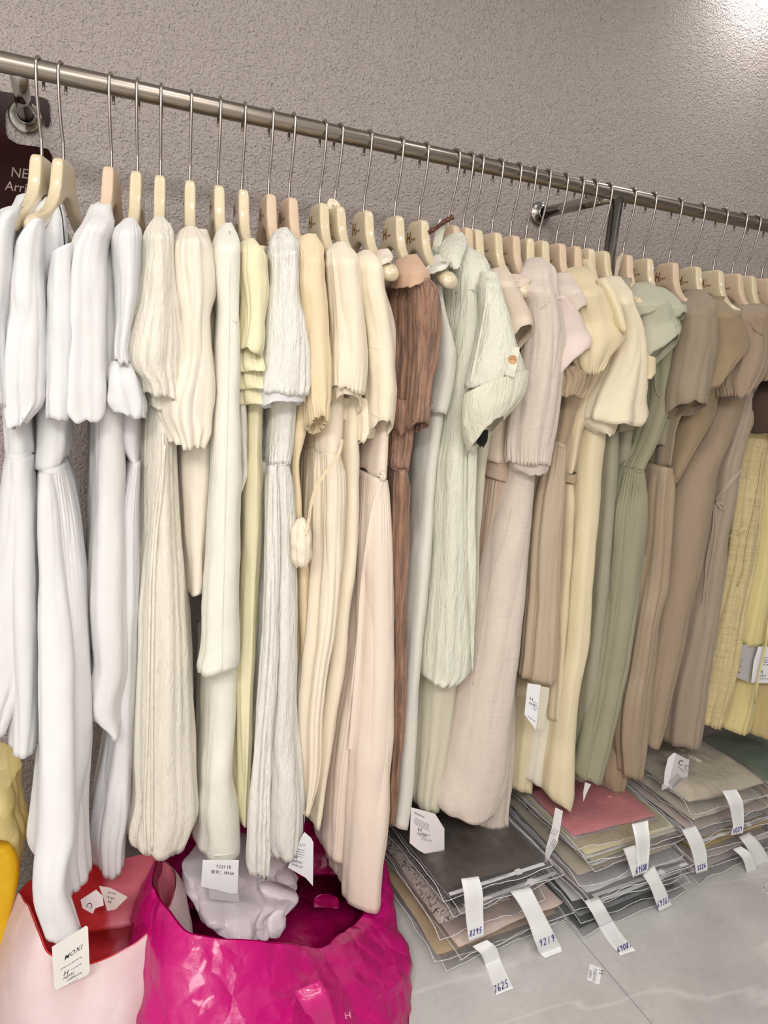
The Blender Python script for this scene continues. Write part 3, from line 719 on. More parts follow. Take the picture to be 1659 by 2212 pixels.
# 7 -------------------------------------------------------------------------------------------------
g = garment(7, 'knit_cardigan_dress', 'ivory knit cardigan over a matching knit skirt with hem band')
cp(g, 'cardigan_body', M_knit, '482 500 520 560 .10 .12;496 640 520 640 .13 .2;503 780 526 800 .155 .26;503 900 533 920;505 980 538 1018 .16;508 1040 530 1050;510 1080 518 1082', fold=(.05, .001, .002))
cp(g, 'skirt', M_knit, '437 1420 512 1420 .15 .24;433 1600 507 1600 .16;428 1690 503 1690 .17;427 1730 508 1730;425 1770 516 1765;424 1840 519 1838;422 1868 520 1863', fold=(.06, .001, .003))
cp(g, 'sleeve', M_knit, '474 486 500 480 .10 .05;465 508 516 510 .15 .06;463 545 519 550 .18 .07;465 620 519 620 .19;467 690 518 690 .195;463 900 519 900 .2;457 1050 518 1050;450 1200 515 1200;442 1330 512 1330 .205;436 1440 512 1440;433 1466 511 1452', fold=(.05, .0008, .0025), n=2.5)
bv = bvh_of(g)
cord(g, 'shoulder_seam', M_knit, [(466, 684), (496, 686), (518, 703)], bv, r=.0014, lift=.0005)
cord(g, 'sleeve_seam', M_knit, [(496, 500), (495, 684), (490, 950), (484, 1200), (478, 1464)], bv, r=.0014, lift=.0004)
cord(g, 'hem_band', M_knit, [(424, 1842), (470, 1848), (519, 1840)], bv, r=.0018, lift=.0004)
cord(g, 'cuff_seam', M_knit, [(437, 1432), (478, 1436), (511, 1428)], bv, r=.0014, lift=.0004)
# 8 -------------------------------------------------------------------------------------------------
g = garment(8, 'yellow_dress', 'pale yellow dress with tiered ruffles on its short sleeve')
cp(g, 'body', M_lemon, '524 530 574 530 .09 .1;522 700 574 700 .13 .2;521 800 572 800 .14 .26;522 900 566 900;530 980 561 985 .15;520 1050 564 1050;514 1200 561 1200 .155;516 1350 554 1350;512 1500 547 1500;510 1650 541 1650;510 1788 536 1788', fold=(.04, .002, .006))
cp(g, 'sleeve', M_lemon, '526 518 548 514 .13 .05;519 536 572 540 .165 .06;519 580 577 580 .185;523 640 580 640 .19;524 690 578 690;521 730 574 735 .195 .08;519 750 564 772', fold=(.03, .001, .004), gt=.002, n=2.2)
for k, (y0, y1, rb) in enumerate(((745, 800, 572), (775, 838, 576), (800, 872, 574))):
    cp(g, 'ruffle', M_lemon, f'526 {y0} 562 {y0+10} {.175-.012*k} .06;522 {(y0+y1)//2} 568 {(y0+y1)//2+8} {.195-.012*k} .08;518 {y1-6} {rb} {y1} {.205-.012*k} .10;519 {y1} {rb-2} {y1+6}', fold=(.03, .003, .007), n=2.0, flute=.007, gb=.002, gl=.03)
# 9 -------------------------------------------------------------------------------------------------
g = garment(9, 'crinkled_dress', 'white crinkled dress with banded sleeve and gathered waist')
cp(g, 'bodice', M_crinkle, '592 506 630 500 .09 .08;582 600 646 600 .13 .2;576 800 642 800 .15 .26;573 880 637 880;575 930 633 930;578 972 628 972 .16;581 1004 622 1004 .165 .22', fold=(.03, .002, .004), gb=.003)
cp(g, 'skirt', M_crinkle, '580 1000 623 1000 .165 .22;570 1060 629 1060 .17 .26;567 1180 635 1180;566 1300 637 1300 .18;561 1420 636 1420;558 1500 633 1500;551 1620 643 1600;546 1690 647 1690 .19;541 1770 651 1770;548 1840 649 1830;568 1868 640 1860', fold=(.03, .003, .008), gt=.004)
cp(g, 'skirt_front_fold', M_crinkle, '581 1008 598 1008 .168 .02;576 1100 600 1100 .176 .03;572 1250 604 1250 .186;566 1380 604 1380 .192;556 1500 598 1500 .2;545 1640 588 1640 .205;537 1780 584 1780 .21;534 1866 580 1876;536 1886 577 1904', fold=(.018, .002, .004))
cp(g, 'sleeve', M_crinkle, '593 500 620 490 .13 .05;585 520 642 518 .17 .06;582 570 646 560 .19 .07;580 620 649 640;576 680 659 690 .2 .08;571 725 666 730 .205 .09;567 790 669 790;564 835 668 832;563 850 664 850', fold=(.022, .0015, .004), gt=.003, gb=.002, n=2.2, sag=4)
cp(g, 'cuff_band', M_white, '562 845 665 846 .21 .094 .008;563 858 663 856;564 870 660 862 .21 .09 -.02', fold=(.05, 0, .001), n=2.2, wr=0, capt=False, sag=4)
cp(g, 'back_panel', M_crinkle, '552 1000 575 1000 .10 .16;548 1300 570 1300;543 1450 570 1450;538 1600 560 1600;530 1790 550 1790', fold=(.02, .002, .004))
cord(g, 'waist_elastic', M_crinkle, [(580, 1000), (601, 1006), (622, 1001)], bvh_of(g), r=.003, lift=0)
# 10 ------------------------------------------------------------------------------------------------
g = garment(10, 'apricot_dress', 'apricot cotton dress with a gathered elastic sleeve end')
cp(g, 'body', M_apricot, '650 520 690 520 .09 .1;640 700 700 700 .13 .2;622 900 668 900 .14 .26;618 960 655 960;620 1010 645 1010;621 1060 648 1060;624 1110 650 1120;628 1250 668 1250 .12;632 1400 665 1400;638 1600 662 1600;645 1765 664 1758', fold=(.035, .002, .006))
cp(g, 'sleeve', M_apricot, '650 508 682 504 .13 .05;645 536 696 538 .165 .06;645 600 702 604 .18 .07;652 690 710 700 .19 .08;656 780 717 795 .2;662 845 717 852 .205;666 874 712 880 .205 .07 -.03;672 892 708 902 .205 .07 -.05', fold=(.03, .001, .003), gb=.004, gt=.002, n=2.2)
# 11 ------------------------------------------------------------------------------------------------
g = garment(11, 'cream_dress', 'cream cotton dress with gathered sleeve cuff and waist seam')
cp(g, 'bodice', M_cream, '708 545 740 545 .09 .1;692 640 735 640 .12 .18;690 750 738 750 .14 .25;683 900 741 900 .15;682 980 735 986 .16', fold=(.05, .001, .002))
cp(g, 'skirt', M_cream, '682 976 734 983 .16 .26;675 1060 739 1060 .17;669 1200 737 1200 .175;665 1340 725 1340 .18;655 1450 706 1450;646 1560 696 1550;645 1680 689 1680;649 1766 668 1762', fold=(.03, .003, .007), gt=.003)
cp(g, 'sleeve', M_cream, '718 530 744 521 .13 .05;713 550 768 550 .17 .06;716 600 777 600 .19 .07;722 680 785 680 .2 .08;723 760 789 760 .205;720 806 787 810;721 832 782 852 .205 .08', fold=(.026, .0015, .004), gb=.003, gt=.002, n=2.2)
cp(g, 'cuff', M_cream, '721 828 783 850 .206 .08 -.02;722 840 783 860 .206 .085 -.06', fold=(.02, .001, .002), n=2.2, capt=False, gt=.002)
# 12 ------------------------------------------------------------------------------------------------
g = garment(12, 'cream_dress', 'cream dress with a wide plain sleeve and straight front edge')
cp(g, 'body', M_cream2, '772 560 800 560 .09 .1;762 700 790 700 .12 .2;748 820 780 820 .14 .25;742 900 774 900 .15 .27;738 1050 774 1050;731 1200 771 1200;716 1330 754 1330;700 1450 744 1450;688 1560 726 1560;675 1690 706 1690;668 1790 692 1794', fold=(.05, .001, .004))
cp(g, 'sleeve', M_cream2, '780 546 798 540 .13 .05;774 566 818 564 .16 .06;777 620 829 618 .18 .07;789 680 839 680 .195 .08;796 750 849 748 .205;799 830 851 830;803 888 849 890 .205 .08 -.03;805 906 846 912 .205 .08 -.055', fold=(.04, .001, .003), n=2.3)
cp(g, 'sleeve_underside', M_cream2, wk=.0008, rows='768 850 806 870 .16 .07;770 900 812 920 .17;773 938 800 940;780 955 786 956', fold=(.03, .001, .004))
bv = bvh_of(g); cord(g, 'sleeve_seam', M_cream2, [(797, 748), (822, 754), (849, 750)], bv, r=.0013, lift=.0004); cord(g, 'hem_stitching', M_cream2, [(804, 893), (824, 903), (846, 898)], bv, r=.0010, lift=.0004)
cord(g, 'shoulder_loop', M_cream2, [(712, 452, .0), (715, 434, .0), (726, 440, .01), (731, 449, .02)], r=.003, flat=.012, label='loose fabric loop on the hanger neck')
# 13 ------------------------------------------------------------------------------------------------
g = garment(13, 'sleeveless_dress', 'pinkish beige sleeveless dress with tied waist and the longest hem')
cp(g, 'strap', M_blush, '816 546 838 537 .10 .05;808 566 850 555 .14 .06;806 582 846 567 .15 .05', fold=(.05, .0005, .001))
cp(g, 'bodice', M_blush, '806 578 826 572 .12 .10;810 610 830 606 .135 .14;828 700 852 700 .145 .2;828 800 853 800 .14 .24;812 900 842 900 .15;806 960 838 960 .16;800 1024 834 1036 .165', fold=(.05, .001, .002))
cp(g, 'skirt', M_blush, '795 1028 837 1038 .165 .24;780 1150 850 1120 .175 .26;775 1300 852 1300 .18;770 1450 850 1450 .185;757 1600 847 1600 .19;749 1720 841 1720;742 1840 831 1840;738 1930 822 1930;740 1966 816 1975', fold=(.06, .002, .006), gt=.002, sag=5)
cp(g, 'skirt_back', M_blush, '772 1100 800 1100 .10 .18;752 1400 790 1400 .11;733 1520 782 1520;716 1620 766 1620;704 1750 756 1750;698 1836 752 1850;706 1860 745 1868', fold=(.05, .001, .004))
bv = bvh_of(g)
cord(g, 'tie', M_blush, [(828, 1034), (812, 1080), (797, 1162), (786, 1240), (774, 1420), (764, 1540), (757, 1618)], bv, lift=.003, flat=.011)
cord(g, 'tie', M_blush, [(826, 1036), (806, 1100), (788, 1230), (768, 1420), (748, 1590), (738, 1661), (728, 1780), (724, 1844)], bv, lift=.003, flat=.006)
cord(g, 'knot', M_blush, [(822, 1022), (830, 1018), (836, 1030), (828, 1042), (820, 1034), (826, 1026)], bv, r=.005, lift=.006)
# 14 ------------------------------------------------------------------------------------------------
g = garment(14, 'brown_dress', 'brown crinkled satin dress with gathered shoulder')
cp(g, 'yoke', M_taupelin if False else cloth('brown_yoke', (206, 170, 142), 'plain', .05), '868 560 898 549 .10 .05;862 588 926 586 .15 .06;860 606 930 600 .165 .07;866 622 918 612 .165 .07', fold=(.05, .0005, .001))
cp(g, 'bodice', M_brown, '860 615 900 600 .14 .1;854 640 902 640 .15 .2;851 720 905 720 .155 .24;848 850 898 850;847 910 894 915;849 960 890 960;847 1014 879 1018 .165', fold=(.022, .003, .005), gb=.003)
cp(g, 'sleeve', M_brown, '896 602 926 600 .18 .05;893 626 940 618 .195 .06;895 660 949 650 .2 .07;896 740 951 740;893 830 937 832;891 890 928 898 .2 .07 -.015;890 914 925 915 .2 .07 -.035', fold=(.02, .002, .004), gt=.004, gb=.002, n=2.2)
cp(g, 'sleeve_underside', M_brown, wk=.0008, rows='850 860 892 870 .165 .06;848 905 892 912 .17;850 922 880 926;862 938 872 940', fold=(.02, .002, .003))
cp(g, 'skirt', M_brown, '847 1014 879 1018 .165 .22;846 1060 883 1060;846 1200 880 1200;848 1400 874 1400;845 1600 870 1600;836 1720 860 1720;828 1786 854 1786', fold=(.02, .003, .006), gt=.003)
bv = bvh_of(g); cord(g, 'waist_band', M_brown, [(847, 1010), (862, 1018), (879, 1016)], bv, r=.003, lift=.001); cord(g, 'cuff_band', M_brown, [(891, 908), (908, 912), (925, 909)], bv, r=.0024, lift=.001)
# 15 ------------------------------------------------------------------------------------------------
g = garment(15, 'grey_dress', 'pale grey sleeveless dress whose bare hanger end shows')
cp(g, 'strap', M_pgrey, '936 560 958 549 .10 .05;931 584 973 565 .14 .06;930 600 968 577 .15 .05', fold=(.05, .0005, .001))
cp(g, 'bodice', M_pgrey, '930 596 952 586 .12 .10;936 640 956 640 .135 .14;944 720 984 745 .155 .18;942 780 986 770 .16;938 830 981 825;934 868 971 872;932 890 964 896', fold=(.05, .001, .002))
cp(g, 'skirt', M_pgrey, '922 860 962 860 .13 .26;918 950 951 950 .14;908 1040 940 1040;900 1130 934 1130;892 1212 928 1212 .145;882 1340 917 1340;873 1460 905 1460;860 1600 897 1600;850 1740 890 1740;848 1788 880 1796', fold=(.05, .001, .004))
cp(g, 'skirt_back', M_pgrey, '890 900 922 900 .07 .18;884 1050 906 1050;872 1200 896 1200;862 1400 882 1400;855 1600 869 1600;851 1725 860 1725', fold=(.04, .001, .004))
bv = bvh_of(g); cord(g, 'hem_stitching', M_pgrey, [(934, 866), (950, 876), (970, 872)], bv, r=.001, lift=.0004)
# 16 ------------------------------------------------------------------------------------------------
g = garment(16, 'shirt_dress', 'pale green crinkled shirt dress with collar and button-tab sleeve')
cp(g, 'body', M_mint, '972 548 1012 532 .08 .08;970 590 1052 562 .13 .12;975 640 1058 640 .15 .2;978 750 1036 750 .16 .25;972 850 1016 870 .17;960 940 1010 940;950 1000 1008 1030 .18 .27;937 1106 1011 1152;925 1242 1014 1302;907 1423 1019 1440 .185;904 1466 1019 1456;918 1482 988 1482', fold=(.05, .001, .004), sag=5)
cp(g, 'collar', M_mint, '978 506 998 501 .045 .05;964 520 1008 518 .085 .07;958 538 1006 536 .12 .07;962 556 998 556 .145 .06;974 580 992 578 .155 .05', fold=(.05, .0005, .001), n=2.2)
cp(g, 'sleeve', M_mint, '1046 584 1076 588 .185 .05;1040 630 1090 638 .215 .06;1044 690 1102 690 .24 .08;1036 740 1114 742 .255 .09;1026 790 1128 778 .27 .1;1014 850 1140 815 .275', fold=(.05, .001, .003), n=2.3)
cp(g, 'rolled_cuff', cloth('cuff_seersucker', (238, 234, 212), 'crinkle', .2), '1016 838 1146 796 .285 .10 -.04;1012 862 1146 806;1014 888 1138 838 .285 .1 -.08;1034 934 1096 890 .28 .08 -.08', fold=(.05, .001, .003), n=2.2, capt=False)
cp(g, 'front_placket', M_mint, '1008 900 1030 905 .165 .03;1008 1030 1031 1020 .175;1010 1150 1029 1130;1013 1300 1027 1300 .18;1017 1448 1024 1450', fold=(.05, .0003, .0008), n=3.5)
bv = bvh_of(g)
cord(g, 'yoke_seam', M_mint, [(984, 634), (1006, 624), (1026, 626), (1048, 634)], bv, r=.0013, lift=.0004)
cord(g, 'armhole_gather', M_mint, [(1053, 600), (1051, 640), (1042, 700), (1026, 780), (1014, 840)], bv, r=.003, lift=.0005)
cord(g, 'sleeve_tab', M_mint, [(1112, 750), (1108, 780), (1100, 812)], bv, lift=.003, flat=.022)
MBTN = simple('wooden_button', (198, 152, 104), .4)
def button(parent, px, py, r, bv, mat=MBTN, holes=True):
    c = hit(bv, px, py, .004); v = c-CAM; v /= np.linalg.norm(v); a = np.cross(v, [0, 0, 1.]); a /= np.linalg.norm(a); b = np.cross(a, v); n = 24; th = np.arange(n)/n*2*math.pi
    V = []
    for (rr, h) in ((1, .0), (1, .0015), (.93, .0024), (.82, .0022), (.78, .0014), (0.02, .0014)): V.append(c+r*rr*(np.cos(th)[:, None]*a+np.sin(th)[:, None]*b)-v*h)
    bo = link('button', new_mesh('button', np.concatenate(V)-origin(parent), grid_faces(6, n)), mat, parent); bo['label'] = 'round wooden button'
    for s in (-1, 1):
        q = c+a*s*r*.22-v*.0016
        link('button_hole', tube_mesh('button_hole', [q-origin(parent), q-v*.0004-origin(parent)], r*.1, 8), M_thread, bo).matrix_parent_inverse = Matrix.Identity(4)
    return bo
button(g, 1107, 777, .0105, bv)
# 17 ------------------------------------------------------------------------------------------------
g = garment(17, 'grey_green_dress', 'grey green twill dress showing below the pale green shirt dress', 'dress')
cp(g, 'bodice', M_gg, '1006 560 1030 560 .08 .1;1024 700 1052 700 .12 .18;1026 900 1062 900 .125 .2;1025 1020 1046 1020 .12;1024 1120 1036 1120 .12;1012 1300 1030 1300;960 1440 1000 1440', fold=(.05, .001, .003))
cp(g, 'skirt', M_gg, '905 1420 990 1420 .12 .24;898 1560 978 1560;892 1660 966 1650;887 1738 952 1730;898 1756 944 1758', fold=(.05, .001, .004))
cp(g, 'belt_end', M_black, '1030 935 1056 930 .235 .012;1030 955 1052 955;1037 965 1046 964', fold=(.05, 0, 0), wr=0, label='black belt end')
# 18 ------------------------------------------------------------------------------------------------
g = garment(18, 'beige_tee', 'beige jersey tee with an open short sleeve and black neck trim', 'tee')
cp(g, 'body', M_beige, '1066 590 1090 590 .10 .1;1076 700 1106 700 .13 .18;1060 900 1100 900 .13;1056 1000 1090 1000', fold=(.05, .001, .003))
cp(g, 'sleeve', M_beige, '1070 578 1094 580 .12 .05;1070 606 1106 604 .155 .06;1080 644 1126 640 .185 .08 -.01;1094 684 1149 682 .215 .09 -.05;1104 716 1152 696 .225 .09 -.10', fold=(.05, .0006, .002), n=2.2, hem=.02)
cp(g, 'neck_trim', M_black, '1076 614 1086 622 .195 .012;1080 640 1101 645;1087 666 1096 662', fold=(.05, 0, 0), wr=0, label='black neck trim')
# 19 ------------------------------------------------------------------------------------------------
g = garment(19, 'linen_dress', 'sleeveless taupe linen dress with waist belt, deep between its neighbours')
cp(g, 'strap', M_beige, '1104 592 1126 592 .11 .05;1106 612 1147 606 .14 .06;1106 626 1143 618 .15 .05', fold=(.05, .0005, .001))
cp(g, 'bodice', M_taupelin, '1104 650 1130 650 .10 .14;1104 750 1135 750 .115 .2;1066 900 1110 900 .12 .22;1058 980 1104 980', fold=(.05, .001, .003))
cp(g, 'skirt', M_taupelin, '1054 1030 1100 1036 .12 .22;1038 1150 1082 1150;1030 1250 1058 1250;1024 1330 1044 1330;1010 1420 1030 1420', fold=(.03, .002, .005), gt=.003)
cp(g, 'belt', M_taupelin, '1056 984 1104 996 .128 .23;1053 1006 1102 1022;1051 1026 1100 1042', fold=(.05, 0, .0005), wr=.0005, capt=False)
# 20 ------------------------------------------------------------------------------------------------
g = garment(20, 'oatmeal_dress', 'oatmeal linen dress with elasticated three-quarter sleeve and slit skirt')
cp(g, 'bodice', M_oat, '1146 562 1180 566 .09 .08;1128 610 1190 610 .13 .12;1130 700 1160 700 .145 .2;1122 850 1150 850 .15;1108 960 1160 960 .16', fold=(.05, .001, .003))
cp(g, 'skirt', M_oat, '1108 960 1162 960 .165 .22;1092 1050 1154 1050;1079 1100 1149 1110 .175 .25;1055 1197 1141 1200 .18;1037 1287 1131 1310;1022 1408 1120 1420 .19;995 1517 1110 1517;972 1600 1106 1600;952 1700 1099 1690;943 1776 1093 1736;948 1788 1070 1768', fold=(.07, .001, .005), sag=8)
cp(g, 'skirt_back', M_oat, '1060 1500 1112 1500 .10 .16;1050 1600 1109 1600;1044 1700 1105 1700;1030 1800 1101 1780;1026 1851 1098 1862', fold=(.03, .002, .006))
cp(g, 'sleeve', M_oat, '1148 558 1172 556 .10 .05;1136 582 1196 578 .145 .06;1128 620 1206 634 .18 .07;1143 665 1214 665 .19 .08;1142 720 1222 720 .2;1132 790 1217 800;1122 845 1210 860;1112 920 1202 910 .205 .09;1107 975 1193 975;1109 1005 1188 1008 .205 .08', fold=(.035, .0015, .004), gb=.004, n=2.2)
cp(g, 'elastic_cuff', M_oat, '1109 1000 1188 1004 .206 .08;1110 1014 1184 1016;1116 1026 1180 1024 .205 .08', fold=(.02, 0, .001), gt=.0025, gl=.007, n=2.2, capt=False)
bv = bvh_of(g); cord(g, 'skirt_slit', M_oat, [(1106, 1100), (1094, 1150), (1076, 1205), (1058, 1270), (1040, 1370), (1022, 1480)], bv, r=.0016, lift=.0003)
cord(g, 'armhole_seam', M_oat, [(1168, 668), (1182, 654), (1198, 644), (1210, 648)], bv, r=.0013, lift=.0003)
# 21 ------------------------------------------------------------------------------------------------
g = garment(22, 'oatmeal_tee', 'small oatmeal tee with a round open short sleeve', 'tee')
cp(g, 'body', M_oatj, '1200 610 1226 606 .10 .1;1206 700 1226 700 .13 .18;1202 900 1222 900 .12;1196 1040 1216 1040', fold=(.05, .001, .003))
cp(g, 'sleeve', M_oatj, '1204 592 1228 589 .10 .05;1205 614 1244 608 .145 .06;1212 640 1260 632 .175 .07 -.01;1222 662 1269 648 .2 .075 -.05;1230 676 1271 660 .208 .075 -.09', fold=(.05, .0005, .001), n=2.1, hem=.02)
cord(g, 'sleeve_seam', M_oatj, [(1212, 636), (1224, 620), (1240, 612)], bvh_of(g), r=.0012, lift=.0003)
# 22 ------------------------------------------------------------------------------------------------
g = garment(21, 'pinkish_tee', 'pinkish cotton tee with a wide triangular sleeve', 'tee')
cp(g, 'body', M_pink, '1206 630 1226 630 .10 .1;1206 760 1226 760 .12 .18;1204 860 1222 860', fold=(.05, .001, .003))
cp(g, 'sleeve', M_pink, '1206 636 1222 640 .15 .05;1208 690 1248 672 .19 .06;1210 740 1270 712 .215 .08 -.01;1211 780 1281 731 .232 .09 -.05;1213 800 1281 738 .235 .09 -.10', fold=(.05, .0005, .0015), n=2.1, hem=.02)
# 23 ------------------------------------------------------------------------------------------------
g = garment(23, 'khaki_blouse', 'khaki cotton top with a full puffed shoulder sleeve', 'blouse')
cp(g, 'body', M_khaki, '1226 590 1272 590 .06 .1;1228 700 1290 700 .13 .2;1240 800 1290 800 .14;1236 860 1270 860', fold=(.05, .001, .003))
cp(g, 'sleeve', M_khaki, '1228 580 1266 576 .08 .05;1222 606 1288 598 .14 .07;1228 650 1312 642 .18 .09;1243 700 1340 692 .215 .11;1250 740 1353 726 .235 .12;1244 778 1348 744 .235 .11;1254 808 1322 772 .23 .09;1266 819 1298 803 .225 .06', fold=(.05, .001, .004), gb=.004, gl=.02, n=2.1)
# 24 ------------------------------------------------------------------------------------------------
g = garment(24, 'tan_dress', 'tan dress with bunched sleeve gathers above a smooth crepe skirt')
cp(g, 'bodice', M_tand, '1214 640 1240 640 .08 .1;1208 800 1250 800 .14 .18;1205 850 1250 852 .15 .2;1201 920 1238 920;1198 956 1224 964 .16', fold=(.025, .002, .004))
cp(g, 'sleeve', M_tand, '1216 800 1240 792 .165 .05;1209 828 1264 815 .185 .07;1206 846 1258 842;1214 856 1248 856 .18 .05', fold=(.018, .003, .006), gt=.004, gl=.012, n=2.1, cr=(28, .004))
cp(g, 'skirt', M_tan, '1197 950 1223 960 .16 .24;1188 1010 1221 1005;1172 1060 1219 1060;1150 1180 1213 1180 .165;1138 1330 1206 1330;1125 1440 1200 1440 .17;1118 1476 1198 1480', fold=(.03, .002, .005), gt=.002)
bv = bvh_of(g); cord(g, 'waist_seam', M_tand, [(1198, 952), (1208, 964), (1216, 970), (1223, 962)], bv, r=.0014, lift=.0004); cord(g, 'skirt_edge', M_tan, [(1184, 1350), (1190, 1400), (1184, 1440), (1182, 1480)], bv, r=.0015, lift=.0003)
# 25 ------------------------------------------------------------------------------------------------
g = garment(24, 'khaki_jumpsuit', 'sleeveless khaki cream jumpsuit with a belt loop at the waist', 'jumpsuit')
cp(g, 'bodice', M_kcream, '1262 560 1282 560 .06 .08;1280 700 1310 700 .12 .16;1270 790 1312 786 .155 .18;1254 850 1294 850;1238 890 1278 890 .16;1230 930 1260 926;1228 960 1256 945;1225 1000 1248 990;1222 1034 1241 1022', fold=(.04, .001, .003))
cp(g, 'trousers', M_kcream, '1222 1046 1239 1048 .15 .18;1221 1085 1240 1085;1216 1200 1237 1200 .14;1207 1300 1229 1300;1202 1420 1220 1420;1190 1560 1210 1560', fold=(.05, .001, .003))
cp(g, 'belt', M_tand, '1219 1030 1246 1024 .165 .18;1219 1040 1246 1036;1219 1048 1244 1046', fold=(.05, 0, 0), wr=0, capt=False)
bv = bvh_of(g); cord(g, 'armhole_edge', M_kcream, [(1300, 800), (1282, 850), (1262, 905), (1252, 926), (1262, 930), (1274, 905)], bv, r=.0022, lift=.001)
# 26 ------------------------------------------------------------------------------------------------
g = garment(25, 'cream_blouse_dress', 'cream blouse with open scalloped sleeve over a long ivory skirt')
cp(g, 'bodice', M_bcream, '1300 606 1342 602 .07 .07;1312 700 1350 700 .13 .16;1290 860 1340 860 .15 .2;1264 930 1312 930 .16', fold=(.05, .001, .003))
cp(g, 'sleeve', M_bcream, '1304 600 1340 597 .09 .05;1313 624 1359 622 .14 .07;1326 660 1369 652 .18 .08;1345 716 1389 712 .2 .09;1332 768 1395 772 .21 .1;1300 828 1395 828 .215 .11;1282 868 1391 868;1272 900 1397 902 .22 .11;1271 912 1388 918', fold=(.05, .0015, .005), n=2.2, hem=.02, flute=.006)
cp(g, 'sleeve_lining', M_bcream, '1270 880 1350 880 .19 .08;1267 915 1338 914;1284 930 1328 936;1300 940 1320 941', fold=(.04, .001, .004), n=2.2)
cp(g, 'skirt', M_scream, '1258 920 1310 920 .16 .25;1250 1000 1301 1000;1246 1044 1298 1044;1243 1127 1292 1127;1236 1265 1278 1265 .165;1226 1400 1270 1400;1214 1500 1251 1500 .17;1200 1600 1245 1600;1189 1680 1240 1700 .18;1184 1716 1237 1738;1196 1732 1231 1755', fold=(.05, .001, .004))
cp(g, 'skirt_back', M_scream2, '1226 1060 1250 1060 .10 .2;1205 1300 1236 1300;1192 1450 1226 1450 .11;1160 1520 1217 1520;1147 1600 1202 1600;1134 1690 1188 1692;1142 1700 1182 1703', fold=(.05, .001, .004))
cp(g, 'skirt_back', M_scream, '1124 1470 1168 1470 .08 .16;1112 1600 1158 1600;1106 1712 1146 1718', fold=(.04, .001, .004))
cp(g, 'ruffle_trim', M_scream, '1298 606 1310 602 .185 .03;1318 644 1332 636 .215;1334 684 1347 676 .235;1346 716 1355 710 .245;1350 722 1356 714', fold=(.012, .001, .0015), gt=0, n=2.2)
bv = bvh_of(g); cord(g, 'yoke_seam', M_bcream, [(1318, 622), (1338, 616), (1356, 624)], bv, r=.0012, lift=.0003)
# 27 ------------------------------------------------------------------------------------------------
g = garment(26, 'pleated_dress', 'grey green dress hanging in narrow shaded pleats behind the cream blouse')
cp(g, 'bodice', M_gsage, '1344 600 1364 600 .06 .08;1350 720 1380 720 .11 .14;1330 860 1380 860 .12 .2;1306 940 1368 930', fold=(.03, .001, .003))
cp(g, 'skirt', M_gsage, '1305 930 1337 930 .135 .24;1300 1044 1331 1040;1290 1200 1319 1200;1278 1350 1306 1350;1265 1450 1293 1450;1255 1560 1281 1560;1246 1688 1261 1690', fold=(.04, .001, .003))
cp(g, 'skirt_pleat', M_gsage, '1338 925 1368 925 .11 .22;1330 1100 1352 1100;1316 1250 1336 1250;1301 1400 1317 1400;1284 1500 1297 1500', fold=(.02, .001, .003))
cp(g, 'sleeve_cuff', M_kcream, '1390 764 1416 772 .15 .05;1390 800 1417 804;1392 820 1408 822', fold=(.02, .001, .002), label='pale cuff of the sleeve')
# 28 ------------------------------------------------------------------------------------------------
g = garment(27, 'sage_dress', 'long sage green dress with a two-layer cape sleeve and gathered waist')
cp(g, 'bodice', M_sage, '1372 622 1400 622 .06 .08;1400 680 1450 690 .12 .12;1420 740 1464 745 .145 .17;1418 790 1460 792 .15 .2;1418 850 1453 862 .155 .22;1400 920 1436 919;1385 970 1412 978 .16;1367 1014 1391 1018 .165', fold=(.03, .001, .003), gb=.003)
cp(g, 'skirt', M_sage, '1366 1014 1392 1018 .165 .22;1354 1049 1395 1065;1340 1113 1396 1127 .175 .25;1330 1210 1392 1196;1318 1320 1381 1293;1308 1400 1367 1376 .18;1300 1460 1350 1462;1292 1520 1342 1500 .185;1275 1600 1326 1580;1258 1670 1302 1665;1254 1684 1294 1694', fold=(.05, .003, .005), gt=.004)
cp(g, 'sleeve', M_sagel, '1378 650 1436 640 .17 .05;1386 696 1462 676 .205 .08;1393 738 1480 706 .228 .1 -.05;1398 766 1481 712 .232 .1 -.11', fold=(.06, .0008, .003), n=2.1, hem=.025)
cp(g, 'shoulder_flap', M_sagel, '1371 614 1404 610 .09 .05;1366 638 1426 628 .15 .07;1368 660 1442 646 .195 .08;1376 680 1445 652 .215 .08;1384 692 1440 660 .218 .08', fold=(.06, .0006, .002), n=2.1)
bv = bvh_of(g)
cord(g, 'armhole_edge', M_sage, [(1416, 800), (1417, 850), (1430, 866), (1452, 858), (1460, 800), (1466, 740)], bv, r=.0022, lift=.001)
cord(g, 'skirt_seam', M_sage, [(1368, 1030), (1352, 1120), (1346, 1196), (1330, 1320), (1312, 1450), (1290, 1580), (1266, 1680)], bv, r=.0014, lift=.0003)
cord(g, 'waist_gather', M_sage, [(1368, 1010), (1380, 1020), (1391, 1016)], bv, r=.003, lift=.001)
# 29 ------------------------------------------------------------------------------------------------
g = garment(28, 'sage_tee', 'sage top with a small cap sleeve just behind the layered sage sleeve', 'tee')
cp(g, 'body', M_sage, '1416 620 1440 622 .08 .08;1440 700 1466 700 .12 .14;1430 850 1462 850 .12 .18;1415 960 1440 960', fold=(.05, .001, .003))
cp(g, 'sleeve', M_sagel, '1408 618 1432 620 .09 .05;1422 640 1456 640 .15 .06;1438 662 1482 664 .185 .07 -.03;1448 682 1483 672 .195 .07 -.07', fold=(.05, .0005, .001), n=2.1, hem=.02)
